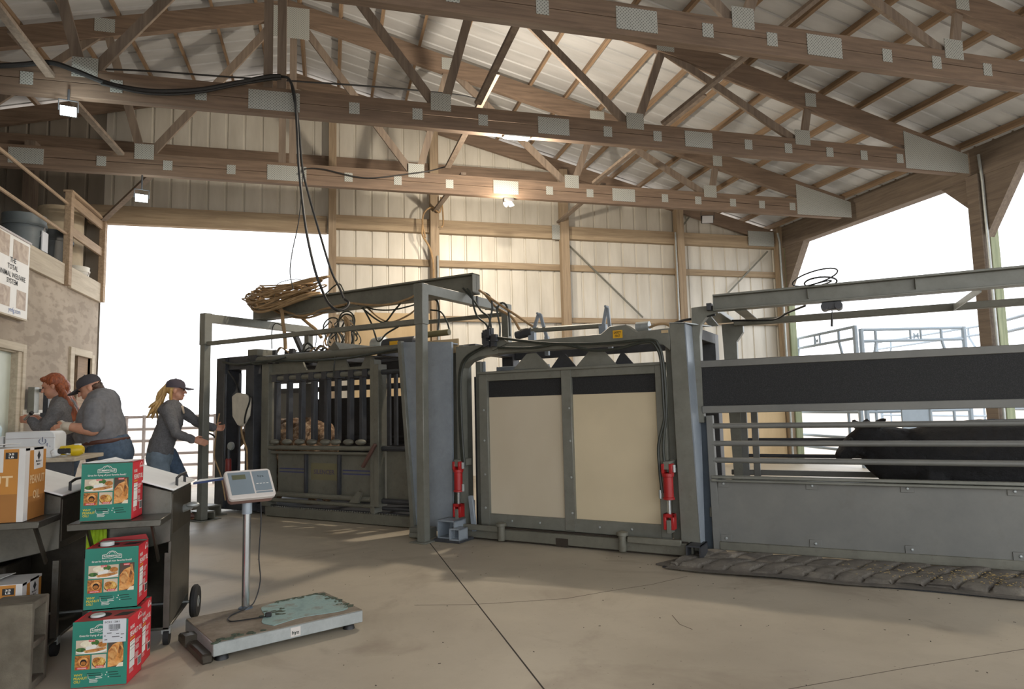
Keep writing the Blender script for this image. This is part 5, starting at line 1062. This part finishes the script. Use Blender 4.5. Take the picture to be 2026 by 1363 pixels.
def head(mb,c,fw,up,s=1.0):
    c,fw,up=V(c),V(fw).normalized(),V(up).normalized(); up=(up-fw*up.dot(fw)).normalized(); rt=fw.cross(up)
    P=lambda f,r,u:c+fw*f*s+rt*r*s+up*u*s
    mb.ball(P(-.015,0,.03),.098*s,.078*s,.095*s,16,fw,rt,up); mb.ball(P(.02,0,-.045),.07*s,.062*s,.075*s,14,fw,rt,up)
    mb.ball(P(.055,0,-.09),.03*s,.03*s,.025*s,10,fw,rt,up)
    mb.limb([P(.083,0,.015),P(.106,0,-.025)],[.010*s,.014*s],rt,8); mb.ball(P(.08,0,-.06),.018*s,.026*s,.009*s,8,fw,rt,up); mb.ball(P(.082,0,.035),.012*s,.05*s,.010*s,8,fw,rt,up)
    for q in (1,-1): mb.ball(P(-.01,q*.08,-.012),.02*s,.009*s,.032*s,8,fw,rt,up)
    return P
def eyes(P,fw,par,s=1):
    for q in (1,-1): MB().ball(P(.083,q*.032,.008),.008*s,.013*s,.007*s,8).build('eye',M_['hole'],par)
def capmesh(par,P,fw,up,m,s=1.0,yb=0):
    fw,up=V(fw).normalized(),V(up).normalized(); up=(up-fw*up.dot(fw)).normalized(); rt=fw.cross(up); mb=MB()
    n=18;vs=[];fs=[];Z=(.02,.055,.09,.115,.128); RR=(1.0,.99,.86,.55,.05)
    for z,r in zip(Z,RR):
        for j in range(n): a=2*math.pi*j/n; vs.append(P(-.012+.108*r*math.cos(a),.088*r*math.sin(a),z+.01))
    k=len(Z); fs=[(i*n+j,i*n+(j+1)%n,(i+1)*n+(j+1)%n,(i+1)*n+j) for i in range(k-1) for j in range(n)]+[tuple(range((k-1)*n,k*n))]
    mb.add(vs,fs); cp=mb.build('cap',M_[m],par)
    mb=MB(); v2=[];n2=9
    for dz in (0,.006):
        for i in range(n2): 
            a=-1.25+2.5*i/(n2-1); v2.append(P(-.012+.106*math.cos(a),.086*math.sin(a),.036+dz)); v2.append(P(-.0+.19*math.cos(a*.72),.082*math.sin(a*1.0),.02+dz-.01*abs(a)))
    m2=n2*2; f2=[]
    for i in range(n2-1): f2+=[(2*i,2*i+1,2*i+3,2*i+2),(m2+2*i,m2+2*i+2,m2+2*i+3,m2+2*i+1),(2*i+1,m2+2*i+1,m2+2*i+3,2*i+3)]
    mb.add(v2,f2); mb.build('brim',M_[m],cp)
    MB().ball(P(-.012,0,.138),.008,.008,.006,8).build('button',M_[m],cp)
def person(label,Y,base): return thing('person',label,'person',base)
# ---- woman at the gantry post (faces +x)
Y=9.0; p=thing('person','person with blond ponytail and dark cap reaching past the steel post','person',(-1.85,Y,0))
X=lambda x,z,dy=0:V((x,Y+dy,z))
fw=V((.97,.12,-.05)); up=V((.05,0,1)); hc=X(-1.795,1.575)
legN=[X(-1.97,.80,-.09),X(-1.88,.46,-.1),X(-1.93,.09,-.1)]; legF=[X(-1.90,.80,.09),X(-1.72,.47,.1),X(-1.72,.09,.1)]
armN=[X(-1.85,1.33,-.17),X(-1.735,1.06,-.24),X(-1.55,.985,-.29)]; armF=[X(-1.77,1.33,.17),X(-1.58,1.18,.2),X(-1.40,1.11,.2)]
tor=[X(-1.83,1.36),X(-1.85,1.2),X(-1.91,1.0),X(-1.955,.82)]
mb=MB(); P=head(mb,hc,fw,up,1.05); mb.limb([X(-1.81,1.5),X(-1.83,1.36)],[.05,.055]); mb.limb(tor,[(.09,.15),(.11,.15),(.10,.13),(.11,.15)])
for L in (legN,legF): mb.limb(L,[.085,.06,.045]); mb.limb([L[2]-V((.03,0,.03)),L[2]+V((.14,0,-.05))],[.04,.035])
for L in (armN,armF): mb.limb(L,[.05,.04,.03])
hand(mb,armN[2]+V((.01,0,0)),(.9,.1,-.3),(.2,.35,.9),(-.2,.9,-.2),.45,1.1); hand(mb,armF[2],(.98,.0,-.1),(0,.4,.9),(0,-.9,.3),.9,1.1)
fuse('body',mb,M_['skin'],p,.0075,3); eyes(P,fw,p)
mb=MB(); mb.limb(tor[:3]+[X(-1.955,.86)],[(.115,.185),(.145,.185),(.14,.17),(.15,.19)],n=18); mb.limb([X(-1.82,1.40),X(-1.84,1.33)],[(.075,.1),(.1,.16)])
for L in (armN,armF): mb.limb(L,[(.075,.075),(.062,.062),(.046,.046)])
mb.limb([X(-1.95,1.34),X(-1.88,1.4)],[(.05,.12),(.06,.1)])
fuse('sweatshirt',mb,M_['hood'],p,.012,3,.032,.1)
MB().limb([X(-1.72,1.38,-.02),X(-1.70,1.30,-.02)],[(.012,.05),(.01,.03)]).build('pale_collar',M_['photo'],p)
mb=MB(); mb.limb([X(-1.96,.88),X(-1.96,.76)],[(.135,.175),(.15,.18)]); 
mb.limb(legN,[(.125,.1),(.085,.08),(.065,.06)]); fuse('jeans',mb,M_['denimL'],p,.013,3,.012,.07); mb=MB(); mb.limb(legF,[(.12,.1),(.085,.08),(.065,.06)]); fuse('jeans_far_leg_shaded',mb,M_['denim'],p,.013,3,.012,.07)  # same jeans: far leg gets darker denim, its shade put into the colour
for L in (legN,legF): MB().limb([L[2]-V((.04,0,.02)),L[2]+V((.06,0,-.03)),L[2]+V((.16,0,-.045))],[.055,.05,.035]).build('boot',M_['belt'],p)
capmesh(p,P,fw,up,'cap2',1.05)
mb=MB(); h0=P(-.1,0,.06)
mb.ball(P(-.035,0,.015),.085,.085,.075,14); 
rs=random.Random(4)
for i in range(26):
    dy=rs.uniform(-.05,.05); e=X(-2.06+rs.uniform(-.04,.1),1.26+rs.uniform(-.03,.12),dy*1.5); m1=X(-1.97+rs.uniform(-.03,.04),1.5+rs.uniform(-.03,.02),dy*1.2)
    mb.limb(spline([h0+V((0,dy*.4,0)),m1,e],4),[.02]*4+[.016]*4+[.006],n=6)
for i in range(7):
    dy=rs.uniform(-.09,-.05); mb.limb(spline([P(-.04,0,.0)+V((0,dy,0)),X(-1.84,1.45,dy),X(-1.8+rs.uniform(-.03,.03),1.3,dy*2)],4),[.016]*4+[.012]*4+[.005],n=6)
mb.build('ponytail',M_['hairB'],p)
MB().ball(h0,.022,.025,.022).build('hair_tie',M_['white'],p)
# ---- man at the table (faces -x, looking down)
Y=7.9; p=thing('person','person in grey short-sleeved shirt and dark cap, gloved, leaning over the table','person',(-2.2,Y,0))
fw=V((-.88,-.12,-.42)); up=V((-.42,0,.9)); hc=X(-2.395,1.565)
tor=[X(-2.29,1.40),X(-2.30,1.25),X(-2.275,1.07),X(-2.2,.92)]
legs=[[X(-2.2,.86,s*.12),X(-2.22,.46,s*.13),X(-2.19,.09,s*.13)] for s in (-1,1)]
arms=[[X(-2.27,1.36,s*.24),X(-2.255,1.14,s*.33),X(-2.5,1.19,s*(.30 if s<0 else .2))] for s in (-1,1)]
mb=MB(); P=head(mb,hc,fw,up,1.08); mb.limb([X(-2.36,1.5),X(-2.29,1.38)],[.065,.075]); mb.limb(tor,[(.12,.2),(.15,.22),(.18,.23),(.18,.22)])
for L in legs: mb.limb(L,[.11,.075,.05]); mb.limb([L[2]+V((.03,0,-.03)),L[2]+V((-.15,0,-.05))],[.045,.04])
for L in arms: mb.limb([L[0],L[1]],[.06,.055]); mb.limb([L[1],L[1].lerp(L[2],.4),L[2]],[.057,.055,.036])
for s,L in zip((-1,1),arms): hand(mb,L[2],(-.9,.15*-s,-.25),(.1,-.3,.9),(0,-s,-.3),.6,1.12)
fuse('body',mb,M_['skin'],p,.0075,3); eyes(P,fw,p)
mb=MB()
for s,L in zip((-1,1),arms): hand(mb,L[2]-V((-.015,0,.0)),(-.9,.15*-s,-.25),(.1,-.3,.9),(0,-s,-.3),.6,1.22); mb.limb([L[2].lerp(L[1],.16),L[2]],[.044,.042])
fuse('glove_pair',mb,M_['glove'],p,.007,1)
mb=MB(); mb.limb([X(-2.27,1.41),X(-2.285,1.30)],[(.155,.25),(.19,.265)],n=20); mb.trunk([X(-2.285,1.34),X(-2.28,1.2),X(-2.265,1.1),X(-2.235,1.0)],[(.185,.265),(.215,.275),(.222,.275),(.205,.255)]); mb.ball(X(-2.37,1.08),.14,.22,.13,16); mb.limb([X(-2.33,1.45),X(-2.28,1.4)],[(.075,.085),(.11,.16)])
for L in arms: mb.limb([L[0],L[0].lerp(L[1],.8)],[(.10,.10),(.098,.095)])
fuse('shirt',mb,M_['shirt'],p,.013,3,.04,.13)
mb=MB(); mb.trunk([X(-2.225,1.03),X(-2.2,.95),X(-2.19,.88),X(-2.2,.78)],[(.2,.25),(.215,.265),(.222,.27),(.19,.25)])
for L in legs: mb.limb(L,[(.17,.125),(.11,.1),(.08,.075)])
fuse('jeans',mb,M_['denim'],p,.014,3,.014,.08)
MB().tube([(-2.232+.217*math.cos(a),Y+.267*math.sin(a),1.02+.02*math.cos(a)) for a in [2*math.pi*i/28 for i in range(28)]],[(.006,.02)]*28,8,side=(0,0,1),closed=True).build('belt',M_['belt'],p)
for L in legs: MB().limb([L[2]+V((.05,0,-.02)),L[2]+V((-.06,0,-.03)),L[2]+V((-.17,0,-.045))],[.06,.055,.04]).build('boot',M_['belt'],p)
capmesh(p,P,fw,up,'cap1',1.08)
mb=MB(); mb.ball(P(-.05,0,.0),.07,.083,.06,12); mb.ball(P(-.085,0,-.03),.035,.06,.04,10); 
for i in range(9): a=rs.uniform(-1,1); mb.ball(P(-.1,a*.05,-.01+rs.uniform(-.04,.03)),.02,.02,.02,6)
fuse('hair',mb,M_['hairK'],p,.008,2,.01,.02)
# ---- girl at the back of the table (faces -x)
Y=8.3; p=thing('person','person with long red hair and grey hoodie holding a small silver tool','person',(-2.75,Y,0))
fw=V((-.93,-.15,-.3)); up=V((-.3,0,.95)); hc=X(-2.865,1.61)
tor=[X(-2.77,1.40),X(-2.765,1.24),X(-2.76,1.06),X(-2.74,.9)]
legs=[[X(-2.74,.86,s*.09),X(-2.76,.47,s*.1),X(-2.74,.09,s*.1)] for s in (-1,1)]
arms=[[X(-2.76,1.36,s*.18),X(-2.85,1.13,s*.22),X(-3.0,1.245,s*.14)] for s in (-1,1)]
mb=MB(); P=head(mb,hc,fw,up,1.05); mb.limb([X(-2.83,1.53),X(-2.78,1.38)],[.05,.055]); mb.limb(tor,[(.09,.15),(.1,.15),(.1,.14),(.11,.15)])
for L in legs: mb.limb(L,[.085,.06,.045]); mb.limb([L[2]+V((.03,0,-.03)),L[2]+V((-.14,0,-.05))],[.04,.035])
for L in arms: mb.limb(L,[.05,.042,.03])
for s,L in zip((-1,1),arms): hand(mb,L[2],(-.85,-.1*s,.2),(.1,-.3,.9),(0,-s,-.3),.9,1.05)
fuse('body',mb,M_['skin'],p,.0075,3); eyes(P,fw,p)
mb=MB(); mb.limb([X(-2.765,1.40),X(-2.77,1.24),X(-2.765,1.06),X(-2.75,.88)],[(.115,.19),(.145,.195),(.14,.19),(.145,.19)],n=18); mb.limb([X(-2.78,1.45),X(-2.77,1.38)],[(.085,.1),(.12,.17)]); mb.limb([X(-2.69,1.42),X(-2.66,1.3)],[(.05,.1),(.04,.07)])
for L in arms: mb.limb(L,[(.08,.08),(.07,.07),(.045,.045)])
fuse('hoodie',mb,M_['hood'],p,.012,3,.032,.1)
mb=MB(); mb.limb([X(-2.74,.93),X(-2.74,.8)],[(.14,.18),(.15,.18)])
for L in legs: mb.limb(L,[(.12,.1),(.085,.08),(.065,.06)])
fuse('jeans',mb,M_['denim'],p,.013,3,.012,.07)
for L in legs: MB().limb([L[2]+V((.04,0,-.02)),L[2]+V((-.06,0,-.03)),L[2]+V((-.15,0,-.045))],[.055,.05,.035]).build('boot',M_['black'],p)
mb=MB(); mb.ball(P(-.028,0,.045),.108,.096,.098,16); mb.ball(P(-.075,0,-.03),.075,.088,.09,14); mb.ball(P(.04,0,.088),.055,.075,.035,12)
for i in range(22):
    dy=rs.uniform(-.08,.07); mb.limb(spline([P(-.07,0,-.02)+V((0,dy,0)),X(-2.72+rs.uniform(-.03,.03),1.46,dy*1.1),X(-2.655+rs.uniform(-.02,.03),1.33,dy*.9),X(-2.64+rs.uniform(-.02,.02),1.2+rs.uniform(0,.06),dy*.8)],3),[.028]*3+[.025]*3+[.02]*3+[.006],n=6)
fuse('long_hair',mb,M_['hairR'],p,.009,1,.008,.015)
t=thing('steel_applicator','small shiny metal applicator in the red-haired helper\'s hands','tool',(-3.05,8.15,1.27)); MB().tube([(-3.06,8.14,1.26),(-3.0,8.12,1.32)],.014,10).build('barrel',M_['chrome'],t); MB().tube([(-3.0,8.12,1.32),(-2.98,8.11,1.335)],.02,10).build('cap',M_['black'],t)
t['label']='small shiny metal applicator held above the table at far left'
# ================================================================ CATTLE
def legp(mb,hip,knee,hock,foot,r): mb.limb([hip,knee,hock,foot],[r[0],r[1],r[2],r[3]],n=10); mb.limb([V(foot)+V((0,0,.0)),V(foot)+V((0,0,-.07))],[r[3]*1.2,r[3]*1.35],n=10)
def cow(F,s0,t0,zb,L,top,sg,label,m,disp,headpts,par_rt,ds):
    p=thing('cattle',label,'cattle',F((s0+sg*L*.5,t0,zb)),0)
    mb=MB(F); k=lambda a,z,dt=0:(s0+sg*L*a,t0+dt,z); h=top-zb; y=F.y
    S=(0,1,0)
    mb.limb([k(.0,top-.28*h),k(.12,top-.31*h),k(.3,top-.33*h),k(.55,top-.34*h),k(.8,top-.3*h),k(.95,top-.27*h)],[(.18*h,.14*h),(.27*h,.19*h),(.32*h,.24*h),(.335*h,.26*h),(.29*h,.24*h),(.2*h,.17*h)],S,20)
    for a,dt,b in ((.14,-.12,0),(.14,.12,0),(.88,-.12,1),(.88,.12,1)):
        dt*=h
        if b: mb.limb([k(a,top-.35*h,dt),k(a-.06,zb+.42*h,dt),k(a+.05,zb+.26*h,dt),k(a+.02,zb+.06*h,dt)],[.15*h,.085*h,.05*h,.04*h],S,10)
        else: mb.limb([k(a,top-.45*h,dt),k(a-.01,zb+.32*h,dt),k(a,zb+.06*h,dt)],[.12*h,.06*h,.042*h],S,10)
        mb.limb([k(a,zb+.06*h,dt),k(a-.01,zb+.03*h,dt)],[.05*h,.052*h],S,10)
    mb.limb([k(.98,top-.08*h),k(1.02,top-.2*h),k(1.02,top-.5*h),k(1.0,zb+.3*h)],[.03*h,.022*h,.018*h,.035*h],S,8)
    hp=headpts
    mb.limb([k(.08,top-.27*h),hp['poll']],[(.2*h,.14*h),(.10*h,.09*h)],S,14)
    mb.limb([k(.07,top-.46*h),V(hp['mid']).lerp(V(k(.07,top-.46*h)),.35)],[(.15*h,.12*h),(.10*h,.08*h)],S,12)
    mb.limb([hp['poll'],hp['mid'],hp['muz']],[(.085*h,.085*h),(.085*h,.08*h),(.055*h,.06*h)],S,14)
    for e in hp['ears']: mb.limb(e,[(.03*h,.015*h),(.036*h,.02*h),(.02*h,.01*h)],S,8)
    b=fuse('body',mb,M_[m],p,.014,3,disp,ds)
    for dt in (-1,1):
        q=V(hp['poll']).lerp(V(hp['mid']),.6); MB(F).ball(q+V((-sg*.05*h,dt*.085*h,.02)),.018,.014,.016,8).build('eye',M_['black'],p)
    return p
a=lambda x,y,dt=-.48:inR(x,y,dt)
cow(FR,1.31,-.5,.0,1.9,1.10,1,'black animal standing behind the raceway rails, head to the left','furK',.012,
 dict(poll=a(1712,862),mid=a(1690,880),muz=a(1667,900),ears=[[a(1722,850,-.42),a(1742,836,-.38),a(1750,829,-.36)],[a(1708,850,-.56),a(1694,840,-.58),a(1688,833,-.6)],[a(1712,848),a(1714,836),a(1716,830)]]),None,.06)
cow(FC,-7.55,-6.3,.13,1.24,1.21,1,'curly brown animal standing inside the squeeze chute','furB',.075,
 dict(poll=(-7.75,-6.3,1.05),mid=(-7.95,-6.3,.95),muz=(-8.15,-6.3,.84),ears=[[(-7.74,-6.34,1.08),(-7.72,-6.25,1.1),(-7.72,-6.2,1.08)],[(-7.74,-6.5,1.08),(-7.72,-6.59,1.1),(-7.72,-6.63,1.08)]]),None,.09)
# ================================================================ OUTSIDE
def pfence(name,a,b,zs,posts,r,m,label,cat='fence'):
    t=thing(name,label,cat,a); a,b=V(a),V(b)
    for z in zs: MB().tube([a+V((0,0,z)),b+V((0,0,z))],r,8).build('rail',M_[m],t)
    for f in posts: q=a.lerp(b,f); MB().tube([q,q+V((0,0,zs[0]+.03))],r*1.15,8).build('post',M_[m],t)
    return t
pfence('pipe_fence',(-4.2,14.2,-.03),(-1.9,14.2,-.03),(1.30,1.07,.85,.60,.38,.12),(0,.23,.36,.9,1),.027,'pipe','grey pipe fence panel outside the open doorway, left of two','fence')
pfence('pipe_fence',(-1.85,14.15,-.03),(2.5,14.15,-.03),(1.32,1.09,.87,.62,.38,.12),(0,.1,.35,.7,1),.027,'pipe','grey pipe fence panel seen past the steel post, right of two','fence')
def D(x,y,d): return EYE+ray(x,y)*d
def gate(l,c,dl,dr_,label,M1=None,struts=True):
    L0=D(c[0],c[1],dl); R0=D(c[2],c[3],dr_); L=V((L0.x,L0.y,0)); R=V((R0.x,R0.y,0)); H=(L0.z+R0.z)/2
    t=thing('cattle_gate',label,'gate',(L.x,L.y,-.03)); r=.03
    zs=[H,H-.22,1.55,1.3,1.05,.8,.55,.3]
    for z in zs: MB().tube([L+V((0,0,z)),R+V((0,0,z))],r,8).build('rail',M_['pale'],t)
    for f in (0,1): q=L.lerp(R,f); MB().tube([q+V((0,0,-.03)),q+V((0,0,H+.02))],r*1.5,8).build('post',M_['pale'],t)
    for f,g in ((.14,.14),(.78,.78)): MB().tube([L.lerp(R,f)+V((0,0,H)),L.lerp(R,f)+V((0,0,H-.25))],r*.9,8).build('strut',M_['pale'],t); MB().tube([L.lerp(R,f)+V((0,0,H-.25)),L.lerp(R,g+(.06 if f>.5 else -.05))+V((0,0,H-.7)),L.lerp(R,g+(.06 if f>.5 else -.05))+V((0,0,.3))],r*.9,8).build('strut',M_['pale'],t)
    if M1:
        u=(R-L).normalized(); q=L.lerp(R,M1)
        for e in (-.1,.1): MB().tube([q+u*e+V((0,0,H)),q+u*e+V((0,0,H-.22))],r*.7,8).build('strut',M_['pale'],t)
        MB().text('M',.16,q+V((0,0,H-.19))-V((u.y,-u.x,0))*-.01,u,(0,0,1),'C',bold=.02).build('emblem',M_['pale'],t)
    return t
gate(0,(1563,670,1691,650),15.5,13,'pale blue-grey cattle gate outside, left of the three',.46)
gate(0,(1703,651,1906,650),13,13,'pale blue-grey cattle gate outside behind the raceway, middle of three',.53)
gate(0,(1957,641,2090,608),13.5,11,'pale blue-grey cattle gate outside at the right edge',None)
gate(0,(1735,688,1980,625),22,17,'more distant pale cattle gate seen sloping through the middle one',None)
for (x,y0,d,l) in ((1812,818,12.4,'pale blue upright panel outside behind the black animal'),):
    q=D(x,y0,d); t=thing('upright_board',l,'panel',(q.x,q.y,-.03)); u=V((CR.x,CR.y,0)).normalized(); MB().prism([V((q.x,q.y,-.03))-u*.25,V((q.x,q.y,-.03))+u*.25,V((q.x,q.y,1.2))+u*.25,V((q.x,q.y,1.2))-u*.25],(0,.03,0)).build('sheet',M_['pale'],t)
    MB().tube([V((q.x,q.y,-.03))+u*.27,V((q.x,q.y,1.25))+u*.27],.03,8).build('post',M_['pale'],t)
# ================================================================ LIGHT
w=bpy.data.worlds.new('sky'); SC.world=w; w.use_nodes=True; b=w.node_tree.nodes['Background']; b.inputs[0].default_value=(.94,.97,1.0,1); b.inputs[1].default_value=WORLD
def light(kind,name,loc,power,col,rot=None,**kw):
    l=bpy.data.lights.new(name,kind); l.energy=power; l.color=col
    for k,v in kw.items(): setattr(l,k,v)
    o=bpy.data.objects.new(name,l); COL.objects.link(o); o.location=loc
    if rot: o.rotation_euler=V(rot).to_track_quat('-Z','Y').to_euler()
    return o
warm=(1,.78,.55); w2=(1,.86,.68)
light('POINT','tube_lamp',(2.29,TY[1]+.1,4.62),LT,w2,shadow_soft_size=.06)
light('POINT','warm_bulb',(2.75,TY[0]-.16,4.55),LB,warm,shadow_soft_size=.05)
light('SPOT','wall_flood',(2.8,TY[0]+.15,4.5),LW,w2,rot=(.2,1,-.25),spot_size=R3(150),spot_blend=.6,shadow_soft_size=.05)
light('POINT','cool_flood',atY(135,220,7.7),LC,(.92,1,.95),shadow_soft_size=.06)
light('POINT','cool_flood_door',atY(280,392,10.2),LC*.6,(.92,1,.95),shadow_soft_size=.06)
SC.view_settings.view_transform='AgX' if AGX else 'Standard'; SC.view_settings.look='None' if not AGX else 'AgX - Medium High Contrast'; SC.view_settings.exposure=EXPO; SC.view_settings.gamma=1.08
